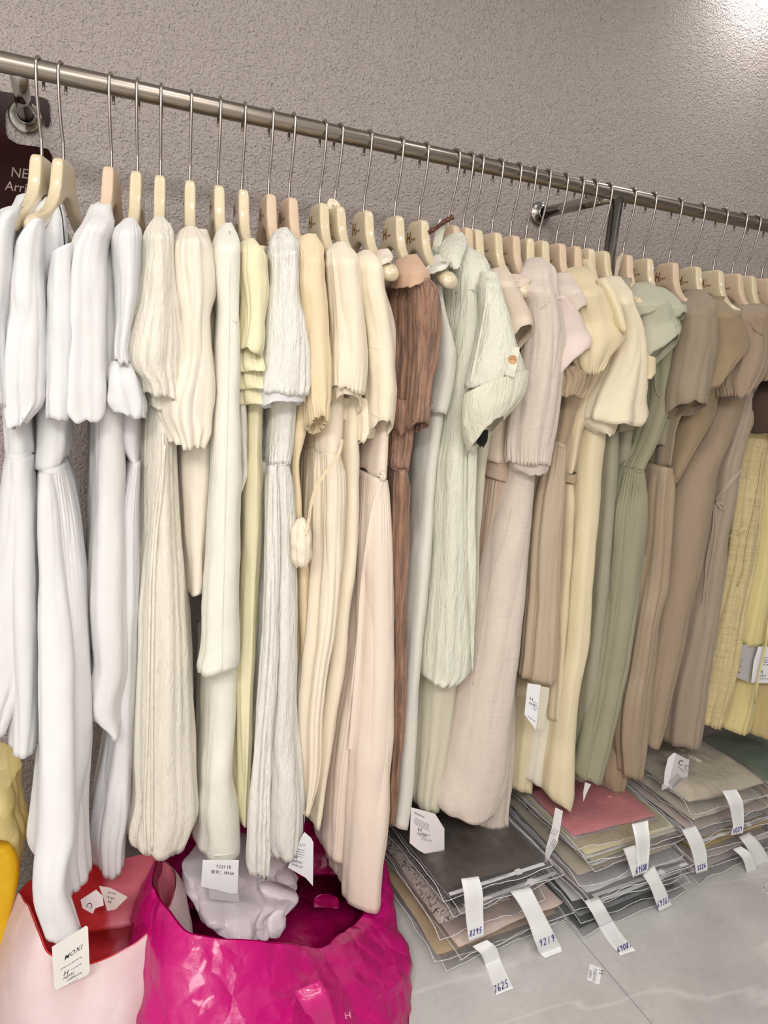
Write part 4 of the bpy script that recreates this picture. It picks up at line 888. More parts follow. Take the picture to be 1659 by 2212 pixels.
# 30 ------------------------------------------------------------------------------------------------
g = garment(29, 'taupe_dress', 'taupe jersey tee dress with a narrow-pleated crepe skirt')
cp(g, 'bodice', M_taupe, '1490 640 1514 636 .07 .08;1484 720 1540 720 .13 .14;1466 850 1520 850 .145 .2;1452 920 1470 905;1444 970 1456 965;1438 1010 1451 1010', fold=(.05, .001, .003))
cp(g, 'sleeve', M_taupe, '1496 630 1518 626 .085 .05;1491 656 1538 646 .145 .07;1488 700 1549 690 .185 .09;1480 740 1550 732 .205 .1;1470 800 1541 795 .215 .1;1462 840 1534 844 .22 .1 -.02;1464 866 1530 867 .222 .1 -.06', fold=(.045, .001, .004), n=2.2, hem=.02)
cp(g, 'skirt', M_pleat, '1420 1010 1452 1012 .155 .22;1408 1071 1451 1071;1400 1182 1444 1182;1388 1265 1439 1265;1376 1348 1422 1348 .165;1354 1462 1409 1462;1345 1500 1403 1500 .17;1332 1597 1396 1597;1345 1684 1386 1687', fold=(.022, .003, .005))
cp(g, 'skirt_back', M_pleat, '1375 1200 1400 1200 .12 .16;1360 1350 1392 1350;1340 1500 1376 1500;1320 1600 1364 1600;1304 1690 1352 1698;1320 1722 1344 1730', fold=(.03, .001, .004))
bv = bvh_of(g); cord(g, 'hem_stitching', M_taupe, [(1464, 852), (1490, 856), (1508, 852), (1531, 852)], bv, r=.001, lift=.0003)
# 31 ------------------------------------------------------------------------------------------------
g = garment(30, 'olive_dress', 'olive taupe dress with a wide angular short sleeve and deep armhole')
cp(g, 'body', M_olive, '1542 640 1566 640 .07 .08;1545 760 1580 760 .13 .14;1496 850 1548 870 .135 .18;1480 900 1546 892;1468 960 1533 925 .14;1460 1000 1495 988;1450 1042 1462 1048', fold=(.05, .001, .003))
cp(g, 'sleeve', M_olive, '1542 642 1570 654 .10 .05;1540 690 1597 686 .165 .07;1541 735 1618 726 .2 .09;1541 785 1627 746 .218 .1;1540 825 1604 775 .218 .1;1538 856 1588 796 .215 .09', fold=(.05, .001, .003), n=2.2)
bv = bvh_of(g); cord(g, 'armhole_edge', M_olive, [(1532, 872), (1540, 886), (1547, 886), (1546, 870)], bv, r=.002, lift=.001); cord(g, 'side_piping', M_olive, [(1530, 922), (1508, 960), (1484, 1000), (1456, 1046)], bv, r=.002, lift=.001)
# 32 ------------------------------------------------------------------------------------------------
g = garment(31, 'ruched_dress', 'broad taupe poplin dress with a ruched gathered shoulder')
cp(g, 'body', M_ruch, '1590 660 1620 660 .08 .08;1590 780 1630 780 .125 .14;1560 860 1604 883 .14 .19;1530 940 1582 940;1500 998 1558 998 .155;1474 1052 1549 1033;1454 1130 1542 1090 .165 .24;1441 1230 1526 1190 .17;1426 1350 1492 1330;1413 1430 1470 1425;1405 1500 1451 1500 .175;1397 1590 1425 1608;1398 1612 1420 1618', fold=(.06, .002, .004))
cp(g, 'sleeve', M_ruch, '1600 668 1650 658 .10 .06;1598 720 1668 708 .165 .08;1590 780 1664 770 .2 .1;1580 824 1640 826 .208 .1;1588 864 1616 852 .205 .08', fold=(.02, .003, .004), gt=.005, gb=.003, gl=.012, n=2.1)
bv = bvh_of(g); cord(g, 'waist_seam', M_ruch, [(1500, 992), (1528, 1002), (1556, 1006)], bv, r=.0013, lift=.0003); cord(g, 'ruching', M_ruch, [(1602, 668), (1620, 690), (1632, 716), (1648, 724)], bv, r=.003, lift=.001)
# 33 ------------------------------------------------------------------------------------------------
g = garment(32, 'tie_dress', 'mauve taupe crepe dress tied in a thin bow with long tails')
cp(g, 'body', M_mauve, '1612 700 1640 700 .09 .1;1606 800 1640 800 .12 .16;1600 860 1636 883 .125 .2;1582 950 1614 948;1562 1020 1599 1016 .13;1552 1080 1591 1075;1532 1180 1572 1170;1512 1280 1558 1280;1492 1380 1544 1380 .135;1466 1480 1529 1480;1450 1580 1516 1580;1448 1618 1508 1622', fold=(.035, .002, .005))
bv = bvh_of(g)
cord(g, 'waist_tie', M_mauve, [(1600, 1012), (1588, 1030), (1566, 1056), (1547, 1082)], bv, lift=.003, flat=.012)
cord(g, 'bow_loop', M_mauve, [(1548, 1084), (1560, 1086), (1570, 1098), (1566, 1104), (1556, 1096), (1548, 1086)], bv, lift=.008, flat=.008)
cord(g, 'tie_tail', M_mauve, [(1546, 1088), (1548, 1130), (1540, 1200), (1530, 1250), (1526, 1331)], bv, lift=.004, flat=.008)
cord(g, 'tie_tail', M_mauve, [(1544, 1090), (1540, 1150), (1528, 1200), (1524, 1260), (1518, 1305)], bv, lift=.004, flat=.007)
# 34 ------------------------------------------------------------------------------------------------
g = garment(33, 'straw_dress', 'straw coloured woven linen dress with gathered drawstring top')
cp(g, 'body', M_straw, '1626 700 1650 700 .06 .1;1630 860 1660 860 .11 .16;1616 945 1664 940 .12 .22;1606 1000 1658 1000;1592 1100 1646 1110 .13;1577 1210 1634 1210;1557 1320 1612 1310;1537 1440 1590 1450 .14;1524 1540 1566 1530;1520 1566 1550 1573', fold=(.025, .003, .006), gt=.003)
bv = bvh_of(g); cord(g, 'drawstring', M_straw, [(1648, 980), (1640, 1040), (1628, 1110), (1612, 1180), (1604, 1240), (1594, 1266)], bv, r=.003, lift=.003)
cord(g, 'waist_tie', M_straw, [(1578, 1160), (1596, 1148), (1616, 1138)], bv, lift=.002, flat=.012)
# 35 ------------------------------------------------------------------------------------------------
g = garment(34, 'yellow_dress', 'straw yellow cotton dress at the right edge with a short layered hem')
cp(g, 'body', M_yel, '1672 800 1700 800 .06 .1;1660 950 1700 950 .11 .16;1648 1060 1690 1060 .12 .2;1634 1200 1680 1200;1613 1320 1656 1320 .125;1595 1392 1641 1394', fold=(.05, .001, .004), sag=6)
cp(g, 'underskirt', M_yel, '1604 1360 1652 1360 .10 .2;1576 1490 1644 1480;1562 1550 1626 1555;1551 1574 1617 1588', fold=(.04, .002, .005))
# 36 ------------------------------------------------------------------------------------------------
g = garment(36, 'tan_skirt_dress', 'tan yellow cotton dress cut by the right edge of the frame')
cp(g, 'body', M_tansk, '1700 860 1730 860 .07 .1;1690 1100 1740 1100 .1 .18;1660 1300 1720 1300 .11;1642 1400 1710 1400 .115 .2;1622 1500 1704 1500;1612 1590 1690 1604', fold=(.05, .002, .005))
g = garment(37, 'dark_brown_blouse', 'dark brown top showing at the right edge below the ruched sleeve', 'blouse')
cp(g, 'body', M_dbrown, '1650 800 1700 800 .12 .12;1634 850 1700 850 .165 .16;1632 900 1700 900 .17;1640 936 1700 944', fold=(.05, .001, .003))
g = garment(36, 'tan_tee', 'tan tee sleeve at the right edge above the dark brown top', 'tee')
cp(g, 'sleeve', M_ruch, '1660 656 1700 660 .10 .06;1664 720 1710 710 .165 .08;1660 790 1710 780 .2 .1;1650 822 1700 824 .205 .1', fold=(.03, .001, .004), n=2.2)
# ---------------------------------------------------------------- paper tags
def paper(name, rgb, rough=.55):
    return simple(name, rgb, rough, 0, .4, bumpspec=(60, .0008, .3))
M_card = paper('white_card', (236, 236, 238)); M_card2 = paper('grey_card', (205, 203, 204)); M_cardw = paper('warm_white_card', (228, 222, 222))
M_ink = simple('black_ink', (38, 36, 40), .6); M_inkg = simple('grey_ink', (120, 116, 120), .6); M_blue = simple('blue_pen', (58, 56, 132), .5)
def card(name, label, pts, d, mat=M_card, cat='tag', group=None, parent=None, th=.0007, curl=0.0):
    """a thin card: outline in photo pixels at d in front of the rail (one d, or one per corner)"""
    ds = [d]*len(pts) if np.isscalar(d) else d
    P3 = np.array([atd(x, y, q) for (x, y), q in zip(pts, ds)]); c = P3.mean(0)
    t = parent or thing(name, label, cat, c, group)
    off = origin(t); nrm = np.cross(P3[1]-P3[0], P3[2]-P3[0]); nrm /= np.linalg.norm(nrm)
    if np.dot(nrm, CAM-c) > 0: nrm = -nrm
    n = len(P3); j = np.arange(n)
    import mathutils
    tr = np.array(mathutils.geometry.tessellate_polygon([[Vector((x, y, 0)) for x, y in pts]]))
    V = np.concatenate([P3, P3+nrm*th])-off
    o = link('card' if parent is None else 'backing_card', new_mesh(name, V, [tr, tr[:, ::-1]+n, np.stack([j, (j+1) % n, (j+1) % n+n, j+n], -1)], False), mat, t)
    return t
def card_text(t, body, px, py, dx, dy, h, d, mat=M_ink, up=None, name='printing', **kw):
    return text_px(t, name, body, px, py, dx, dy, h, YR-d-.0006, mat, up=up, lift=.0, **kw)
def bars(t, px, py, dx, dy, n, gap, d, th=1.6, up=None, mat=M_inkg, lens=None, name='small_print'):
    """lines of print too small to read: rows of short dashes"""
    L = math.hypot(dx, dy); r = np.array([dx/L, dy/L]); u = np.array([-r[1], r[0]]) if up is None else -np.array(up, float)/math.hypot(*up)
    V, F = [], []; rs = np.random.RandomState(int(px*7+py)); Y = YR-d-.0007
    for k in range(n):
        x = 0; Lk = L if lens is None else lens[k % len(lens)]
        while x < Lk:
            w = min(rs.uniform(3, 9), Lk-x)
            a = np.array([px, py])+u*gap*k+r*x; b = a+r*w; q = [a, b, b+u*th, a+u*th]; i = len(V)
            V += [at(p[0], p[1], Y)-origin(t) for p in q]; F.append((i, i+1, i+2, i+3)); x += w+1.6
    me = bpy.data.meshes.new(name); me.from_pydata([tuple(v) for v in V], [], F); me.update()
    return link(name, me, mat, t)
# MOXI
t = card('price_tag', 'pale swing tag printed MOXI under the hem of the stitched white dress', [(112, 2046), (186, 2000), (190, 2003), (194, 2098), (188, 2107), (122, 2138), (117, 2134)], .355, paper('tag_ivory', (222, 218, 212)))
card_text(t, 'MOXI', 138, 2076, 60, -41, 12, .355, up=(.25, -1), bold=.004, spacing=1.12)
bars(t, 131, 2094, 46, -28, 1, 4, .355, 1.5, up=(.25, -1), mat=M_ink)
card_text(t, 'H', 136, 2110, 60, -30, 12, .355, up=(.25, -1)); bars(t, 154, 2094, 22, -13, 1, 4, .355, 2, up=(.25, -1)); card_text(t, 'NEW/', 136, 2118, 60, -34, 7.5, .355, up=(.25, -1)); card_text(t, '10/890 2-6', 143, 2122, 60, -34, 6, .355, up=(.25, -1), shear=.2)
bars(t, 148, 2125, 22, -13, 1, 4, .355, 1.2, up=(.25, -1))
# 1835
t = card('price_tag', 'white double card tag reading 1835 under the ivory knit skirt', [(438, 1858), (516, 1858), (513, 1930), (500, 1931), (470, 1923), (434, 1915)], .20, M_card)
card('', '', [(450, 1905), (514, 1905), (516, 1948), (500, 1947), (470, 1944), (452, 1940)], .194, M_card2, parent=t)
card_text(t, 'TCH 18', 466, 1875, 60, 3, 7, .20, bold=.004); card_text(t, '款号：1835#', 456, 1886, 60, 5, 6.2, .20, bold=.006)
# tag of crinkled dress
t = card('price_tag', 'white swing tag hanging right of the white crinkled dress hem', [(657, 1797), (672, 1810), (677, 1820), (676, 1914), (660, 1896), (622, 1874), (640, 1830)], .165, M_card)
card('', '', [(655, 1760), (657, 1760), (657, 1800), (655, 1800)], .166, M_ink, parent=t, th=.001)
card_text(t, 'I S O', 644, 1826, 60, 12, 5, .165, up=(.2, -1)); bars(t, 642, 1833, 16, 4, 4, 5, .165, 1.4, up=(.2, -1)); card_text(t, 'H', 634, 1855, 60, 14, 8, .165, up=(.2, -1)); card_text(t, 'NEW/', 632, 1862, 60, 16, 6, .165, up=(.2, -1)); card_text(t, '6496 29', 630, 1869, 60, 20, 5, .165, up=(.2, -1), shear=.2)
# grey green dress tag
t = card('price_tag', 'large white swing tag printed H NEW below the grey green dress', [(888, 1744), (940, 1758), (960, 1790), (960, 1836), (955, 1839), (917, 1844), (903, 1836), (885, 1821), (886, 1790)], .135, M_cardw)
card_text(t, 'BEGINIHE', 895, 1757, 60, 30, 4, .135, up=(.1, -1)); bars(t, 896, 1766, 32, 16, 4, 4, .135, 1.3, up=(.1, -1)); card_text(t, 'H', 902, 1796, 60, 16, 9, .135, up=(.1, -1)); bars(t, 912, 1799, 18, 6, 1, 4, .135, 1.6, up=(.1, -1)); card_text(t, 'NEW/', 901, 1803, 60, 20, 6, .135, up=(.1, -1)); card_text(t, '750 77', 909, 1813, 60, 22, 6, .135, up=(.1, -1), shear=.2, mat=M_inkg)
# tan skirt tag
t = card('price_tag', 'white tag with small print below the tan crepe skirt hem', [(1140, 1476), (1168, 1480), (1166, 1500), (1158, 1577), (1133, 1543)], .19, M_card)
card('', '', [(1166, 1482), (1187, 1486), (1184, 1515), (1172, 1578), (1160, 1573)], .186, paper('vellum_tag', (214, 206, 186)), parent=t)
card_text(t, 'H', 1144, 1512, 40, 18, 8, .19, up=(.1, -1), mat=simple('red_brown_ink', (120, 70, 60), .6)); card_text(t, 'NEW', 1142, 1520, 40, 20, 5, .19, up=(.1, -1)); bars(t, 1152, 1515, 10, 5, 4, 5, .19, 1.2, up=(.1, -1)); bars(t, 1140, 1546, 16, 12, 1, 4, .19, 1.6, up=(.1, -1))
# ivory skirt tag
t = card('price_tag', 'slim curled white tag hanging from the ivory skirt over the rose package', [(1200, 1744), (1216, 1752), (1210, 1790), (1204, 1822), (1192, 1842), (1174, 1880), (1180, 1830), (1192, 1790)], [.20, .20, .21, .22, .22, .23, .23, .21], M_cardw)
bars(t, 1190, 1800, 7, -12, 3, 5, .226, 1.2); bars(t, 1188, 1826, 8, -14, 4, 4, .236, 1.2)
# C C tag
t = card('price_tag', 'folded white tag printed with two large C letters under the mauve dress', [(1462, 1628), (1484, 1640), (1489, 1640), (1486, 1680), (1483, 1700), (1471, 1728), (1459, 1712), (1444, 1701), (1453, 1660)], .16, M_card2)
card('', '', [(1456, 1626), (1462, 1628), (1454, 1662), (1445, 1701), (1434, 1694), (1436, 1668), (1443, 1638)], .158, M_card, parent=t)
card('', '', [(1436, 1688), (1446, 1700), (1430, 1708), (1429, 1700)], .157, M_card2, parent=t)
card_text(t, 'C', 1464, 1651, 60, 20, 11, .16, bold=.004, up=(.25, -1)); card_text(t, '·C', 1474, 1656, 26, 26, 11, .16, up=(.6, -1), mat=M_inkg); bars(t, 1466, 1655, 14, 14, 1, 4, .16, 1.4); bars(t, 1463, 1671, 12, 13, 7, 4.2, .16, 1.2); bars(t, 1460, 1703, 8, 10, 1, 4, .16, 1.8, mat=M_ink)
t = card('price_tag', 'small pinkish white tag corner under the sage dress hem', [(1264, 1690), (1277, 1694), (1268, 1712), (1260, 1732), (1260, 1712)], .17, M_cardw)
t = card('price_tag', 'grey tag lettered ARTI under the yellow dress hem', [(1590, 1392), (1638, 1392), (1632, 1430), (1619, 1474), (1580, 1459)], .118, paper('mid_grey_card', (190, 184, 184)))
card_text(t, 'A R T I', 1589, 1425, 40, 13, 3.6, .118, bold=.01); bars(t, 1587, 1434, 18, 5, 1, 4, .118, 1.4); card_text(t, 'NEW/', 1581, 1440, 40, 12, 4.6, .118, bold=.01); bars(t, 1585, 1447, 14, 5, 1, 4, .118, 1.6, mat=M_ink)
t = card('price_tag', 'white tag at the right frame edge beside the grey ARTI tag', [(1638, 1397), (1680, 1396), (1680, 1476), (1623, 1475), (1628, 1430)], .135, M_card)
bars(t, 1650, 1420, 20, 1, 4, 5, .135, 1.6); card_text(t, 'H', 1640, 1455, 40, 0, 8, .135); card_text(t, 'NEW', 1640, 1462, 40, 1, 4.5, .135); bars(t, 1641, 1466, 22, 0, 1, 4, .135, 1.4)
t = [o for o in bpy.data.objects if o.get('label', '').startswith('straw yellow cotton dress')][0]
link('tie', tube_mesh('tie', np.array([atd(x, y, .148) for x, y in ((1660, 1340), (1655, 1390), (1648, 1420), (1640, 1455), (1634, 1485), (1630, 1520))])-origin(t), .0035, 8), M_yel, t)
# folded paper tag at the pleated dress neck
t = card('price_tag', 'folded pale paper tag tucked beside the post in front of a wooden hanger', [(1332, 560), (1347, 542), (1340, 570), (1334, 600), (1326, 602)], .03, paper('beige_paper', (196, 184, 168)))

# ---------------------------------------------------------------- small hanging things
t = thing('drawstring_pouch', 'small beige cloth pouch with a long strap hanging between the white crinkled and cream dresses', 'pouch', atd(650, 1180, .17))
cp(t, 'pouch_body', M_cream, '642 1134 658 1122 .185 .03;634 1152 668 1144 .2 .045;634 1180 669 1176 .205 .05;634 1205 668 1203;638 1222 664 1216;646 1230 658 1226 .195 .03', fold=(.02, .002, .003), n=2.2, cr=(40, .003))
cord(t, 'strap', M_kcream, [(738, 950, .175), (736, 968, .19), (726, 990, .2), (702, 1022, .205), (682, 1056, .205), (672, 1090, .205), (666, 1130, .2), (660, 1156, .205)], flat=.007)
MTWIG, t_, p_ = mat_new('bamboo_root'); p_.inputs['Roughness'].default_value = .3
t_.links.new(mixcol(t_, noise(t_, tex_coord(t_, (120, 120, 30)), 1, 3), lin((48, 24, 16)), lin((112, 60, 40))), p_.inputs['Base Color'])
t = thing('bamboo_stick', 'dark brown knobbly bamboo stick handle resting across a wooden hanger', 'handle', atd(950, 485, .03))
P = smooth_path([atd(926, 503, .045), atd(944, 491, .045), atd(958, 480, .045), atd(978, 469, .045)], 40)
s = np.linspace(0, 1, 40); rad = .0052+.0016*np.exp(-((s-.18)/.03)**2)+.0022*np.exp(-((s-.62)/.03)**2)+.002*np.exp(-((s-.8)/.03)**2)+.002*np.exp(-((s-.97)/.03)**2)
link('stick', tube_mesh('stick', P-origin(t), rad, 12), MTWIG, t)
cord(t, 'hanging_cloth', M_mint, [(958, 476, .03), (950, 500, .03), (944, 530, .03), (938, 552, .02)], flat=.02)

# ---------------------------------------------------------------- plastic bags
def plastic(name, rgb, rough=.28, trans=.3, spec=.5, sc=(9, .012, .55), gloss=0.0, clear=0):
    m, t, p = mat_new(name); c = lin(rgb); p.inputs['Base Color'].default_value = (*c, 1); p.inputs['Roughness'].default_value = rough; p.inputs['Specular IOR Level'].default_value = spec
    p.inputs['Coat Weight'].default_value = gloss; p.inputs['Coat Roughness'].default_value = .08
    v = tex_coord(t, (1, 1, 1)); h = nd(t, 'ShaderNodeTexVoronoi', feature='DISTANCE_TO_EDGE'); h.inputs['Scale'].default_value = sc[0]
    w = nd(t, 'ShaderNodeTexNoise'); w.inputs['Scale'].default_value = 7; w.inputs['Detail'].default_value = 3; t.links.new(v, w.inputs['Vector'])
    ad = nd(t, 'ShaderNodeVectorMath', operation='MULTIPLY_ADD'); ad.inputs[1].default_value = (.12, .12, .12); t.links.new(w.outputs['Color'], ad.inputs[0]); t.links.new(v, ad.inputs[2])
    t.links.new(ad.outputs[0], h.inputs['Vector'])
    n = bump(t, h.outputs[0], sc[1], sc[2]); n = bump(t, noise(t, v, 34, 4, .6), .003, .6, n); t.links.new(n, p.inputs['Normal'])
    tr = nd(t, 'ShaderNodeBsdfTranslucent'); tr.inputs[0].default_value = (*c, 1); t.links.new(n, tr.inputs['Normal'])
    mx = nd(t, 'ShaderNodeMixShader'); mx.inputs[0].default_value = trans; t.links.new(p.outputs[0], mx.inputs[1]); t.links.new(tr.outputs[0], mx.inputs[2]); t.links.new(mx.outputs[0], t.nodes['Material Output'].inputs[0])
    if clear:
        cl = nd(t, 'ShaderNodeBsdfTransparent'); m3 = nd(t, 'ShaderNodeMixShader'); m3.inputs[0].default_value = clear
        t.links.new(mx.outputs[0], m3.inputs[1]); t.links.new(cl.outputs[0], m3.inputs[2]); t.links.new(m3.outputs[0], t.nodes['Material Output'].inputs[0])
    return m
def closed_curve(P, n):
    P = np.asarray(P, float); k = len(P); Q = np.concatenate([P[-3:], P, P[:3]])
    t = np.concatenate([[0], np.cumsum(np.linalg.norm(np.diff(Q, axis=0), axis=1))]); q = np.linspace(t[3], t[3+k], n, endpoint=False)
    j = np.clip(np.searchsorted(t, q, 'right')-1, 1, len(Q)-3); x = ((q-t[j])/(t[j+1]-t[j]))[:, None]
    a, b, c, d = Q[j-1], Q[j], Q[j+1], Q[j+2]
    return .5*((2*b)+(c-a)*x+(2*a-5*b+4*c-d)*x**2+(-a+3*b-3*c+d)*x**3)
def sack(parent, rim, base, mo, mi, bulge=.05, n=150, nv=44, cr=(9, .012), seed=3, depth=.75, inner_scale=.8, nameo='bag_body', namei='bag_lining', rimamp=.004):
    Rm = closed_curve([atd(*p) for p in rim], n); B = closed_curve([np.array(b, float) for b in base], n)
    c = Rm.mean(0); v = np.linspace(0, 1, nv)[:, None, None]
    P = Rm[None]*(1-v)+B[None]*v
    out = P-np.array([B[:, 0].mean(), B[:, 1].mean(), 0]); out[..., 2] = 0; out /= np.linalg.norm(out, axis=2, keepdims=True)+1e-9
    P = P+out*bulge*np.sin(np.pi*v**.8)
    amp = (cr[1]*np.clip(v[..., 0]*2.5, .25, 1))
    P = P+out*(amp*(.5*crumple(P, cr[0], seed)+.8*facets(P, cr[0]*.45, seed)+.25*facets(P, cr[0]*1.3, seed+3)))[..., None]
    P[..., 2] += rimamp*(vnoise(P*30, seed)+1.5*vnoise(P*11, seed+1))*(1-v[..., 0])**2
    P[..., 2] = np.maximum(P[..., 2], .002)
    V = np.concatenate([P.reshape(-1, 3), [[B[:, 0].mean(), B[:, 1].mean(), .002]]]); j = np.arange(n); k = (nv-1)*n
    F = [grid_faces(nv, n), np.stack([np.full(n, nv*n), k+(j+1) % n, k+j], -1)]
    link(nameo, new_mesh(nameo, V-origin(parent), F), mo, parent)
    # inside
    cc = np.array([c[0], c[1], 0]); top = P[0]-out[0]*.004; m2 = 26; w = np.linspace(0, 1, m2)[:, None, None]
    tgt = top*1.0; tgt = cc+(top-cc)*inner_scale; tgt[:, 2] = top[:, 2]*(1-depth)
    I = top[None]*(1-w)+tgt[None]*w+out[0][None]*.02*np.sin(np.pi*w)
    I = I+out[0][None]*(cr[1]*np.clip(w[..., 0]*3, 0, 1)*(.5*crumple(I, cr[0]*1.1, seed+9)+.8*facets(I, cr[0]*.5, seed+8)))[..., None]
    I[..., 2] = np.maximum(I[..., 2], .006)
    V = np.concatenate([I.reshape(-1, 3), [I[-1].mean(0)]]); k = (m2-1)*n
    F = [grid_faces(m2, n), np.stack([np.full(n, m2*n), k+(j+1) % n, k+j], -1)]
    link(namei, new_mesh(namei, V-origin(parent), F), mi, parent)
    return P
M_pw = plastic('white_pink_plastic', (240, 222, 222), .4, .35, .4, (6, .010, .5)); M_pp = plastic('pink_plastic', (240, 110, 130), .35, .3, .4, (7, .01, .4))
_t = M_pp.node_tree; _p = _t.nodes['Principled BSDF']; _c = nd(_t, 'ShaderNodeTexCoord'); _s = nd(_t, 'ShaderNodeSeparateXYZ'); _t.links.new(_c.outputs['Object'], _s.inputs[0])
_n = nd(_t, 'ShaderNodeMath', operation='MULTIPLY_ADD'); _n.inputs[1].default_value = .12; _t.links.new(noise(_t, tex_coord(_t, (1, 1, 1)), 9, 2), _n.inputs[0]); _t.links.new(_s.outputs[0], _n.inputs[2])
_t.links.new(ramp(_t, _n.outputs[0], [(.055, lin((226, 60, 62))), (.075, lin((255, 146, 164)))]), _p.inputs['Base Color'])
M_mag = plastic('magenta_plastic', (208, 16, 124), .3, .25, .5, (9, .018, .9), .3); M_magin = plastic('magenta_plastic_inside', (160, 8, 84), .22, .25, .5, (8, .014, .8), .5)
M_red = plastic('red_plastic', (214, 44, 58), .3, .3); M_ply = plastic('cream_yellow_plastic', (238, 222, 160), .35, .35, .4, (9, .02, .7)); M_yb = plastic('yellow_plastic', (236, 190, 30), .3, .35)
M_tissue = plastic('white_film_plastic', (248, 238, 244), .3, .3, .5, (10, .006, .4), .2, clear=.04)
# white and pink bag
t = thing('plastic_bag', 'white plastic bag with pink inside, open under the white dresses', 'bag', (.07, -.52, 0))
rim = [(42, 1925, .10), (85, 1886, .06), (160, 1862, .03), (250, 1852, .02), (330, 1850, .03), (368, 1868, .06), (381, 1895, .11), (372, 1950, .18), (340, 1998, .25), (285, 2040, .29), (225, 2072, .31), (180, 2086, .31), (130, 2074, .31), (100, 2052, .30), (80, 2006, .27), (62, 1962, .2), (46, 1940, .13)]
base = [(-.14, -.45, 0), (-.10, -.38, 0), (0, -.33, 0), (.1, -.33, 0), (.2, -.38, 0), (.24, -.45, 0), (.22, -.60, 0), (.16, -.70, 0), (.08, -.78, 0), (0, -.78, 0), (-.08, -.75, 0), (-.14, -.65, 0), (-.16, -.55, 0)]
PB1 = sack(t, rim, base, M_pw, M_pp, .035, cr=(8, .009), seed=5, inner_scale=.72, depth=.55)
MNAVY = simple('navy_print', (30, 40, 110), .4)
for (nm, lab, pts, d, m) in (('swing_tag', 'white card printed C lying inside the white and pink bag', [(174, 1944), (208, 1922), (222, 1936), (224, 1956), (206, 1962), (200, 1974), (178, 1962)], .20, M_cardw), ('swing_tag', 'beige card printed H NEW lying upside down in the white and pink bag', [(214, 1914), (238, 1918), (276, 1938), (250, 1964), (232, 1968), (222, 1936)], .195, paper('beige_tag', (205, 196, 186)))):
    q = card(nm, lab, pts, d, m)
    if d == .20: card_text(q, 'C', 190, 1948, -10, 30, 12, d)
    else: card_text(q, 'H', 242, 1946, -40, -14, 8, d); card_text(q, 'NEW/', 248, 1940, -40, -14, 5, d); bars(q, 250, 1932, -18, -4, 1, 4, d, 2)
# magenta bag
t = thing('plastic_bag', 'big glossy magenta plastic bag full of white film on the floor', 'bag', (.45, -.62, 0))
rim = [(384, 1988, .33), (420, 2018, .37), (490, 2030, .39), (560, 2038, .39), (640, 2043, .37), (690, 2044, .34), (740, 2018, .27), (790, 1965, .17), (820, 1880, .06), (790, 1800, -.03), (700, 1775, -.06), (600, 1772, -.07), (500, 1782, -.05), (420, 1800, -.02), (352, 1840, .04), (330, 1900, .14), (350, 1950, .25)]
base = [(.20, -.86, 0), (.30, -.95, 0), (.42, -.98, 0), (.54, -.96, 0), (.64, -.90, 0), (.72, -.82, 0), (.79, -.70, 0), (.80, -.56, 0), (.79, -.40, 0), (.70, -.28, 0), (.58, -.22, 0), (.44, -.22, 0), (.34, -.26, 0), (.27, -.36, 0), (.24, -.5, 0), (.20, -.62, 0), (.18, -.75, 0)]
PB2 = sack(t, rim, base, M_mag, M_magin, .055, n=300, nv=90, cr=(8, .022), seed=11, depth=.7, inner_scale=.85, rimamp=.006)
def strip_mesh(parent, name, mat, rows, n=24, th=.0006, wav=.0, thick_up=True):
    """a flexible strip; rows: (xl, yl, dl, xr, yr, dr) photo pixels + distance in front of the rail, or 'f' for the floor"""
    A, B = [], []
    def pt(x, y, d): return atz(x, y, .0025) if d == 'f' else atd(x, y, d)
    for (a, b, c, d, e, f) in rows: A.append(pt(a, b, c)); B.append(pt(d, e, f))
    A = smooth_path(A, n); B = smooth_path(B, n); m = 5; u = np.linspace(0, 1, m)[None, :, None]
    P = A[:, None]*(1-u)+B[:, None]*u
    dv = np.gradient(P, axis=0); du = np.gradient(P, axis=1); N = np.cross(du, dv); N /= np.linalg.norm(N, axis=2, keepdims=True)+1e-9
    if np.sum(N*(CAM-P)) < 0: N = -N
    P = P+N*wav*np.sin(np.linspace(0, 7, n))[:, None, None]
    Q = P-N*th; V = np.concatenate([P.reshape(-1, 3), Q.reshape(-1, 3)]); k = n*m
    f = grid_faces(n, m, False); e = []
    for i in range(n-1): e += [(i*m, (i+1)*m, k+(i+1)*m, k+i*m), ((i+1)*m-1, (i+2)*m-1, k+(i+2)*m-1, k+(i+1)*m-1)]
    for i in range(m-1): e += [(i, i+1, k+i+1, k+i), ((n-1)*m+i, (n-1)*m+i+1, k+(n-1)*m+i+1, k+(n-1)*m+i)]
    o = link(name, new_mesh(name, V-origin(parent), [f, f[:, ::-1]+k, np.array(e)], True), mat, parent)
    bv = BVHTree.FromPolygons([tuple(p) for p in P.reshape(-1, 3)], [tuple(int(q) for q in r) for r in f])
    return o, bv
t = [o for o in bpy.data.objects if o.get('label', '').startswith('big glossy magenta')][0]
strip_mesh(t, 'bag_handle', M_mag, [(632, 2140, .52, 690, 2118, .52), (650, 2170, .54, 706, 2140, .54), (668, 2205, .55, 722, 2180, .55), (680, 2240, .55, 730, 2225, .55)], wav=.001)
strip_mesh(t, 'torn_flap', M_magin, [(678, 1960, .10, 732, 1962, .10), (680, 1940, .09, 730, 1940, .09), (692, 1932, .09, 716, 1932, .09)])
MPALE = simple('pale_pink_print', (240, 150, 190), .5)
text_px(t, 'bag_print', 'H', 735, 2176, 30, -6, 14, YR-.5, MPALE, lift=.03)
t = thing('film_bag', 'crumpled translucent white film bag stuffed inside the magenta bag', 'bag', (.42, -.55, .15))
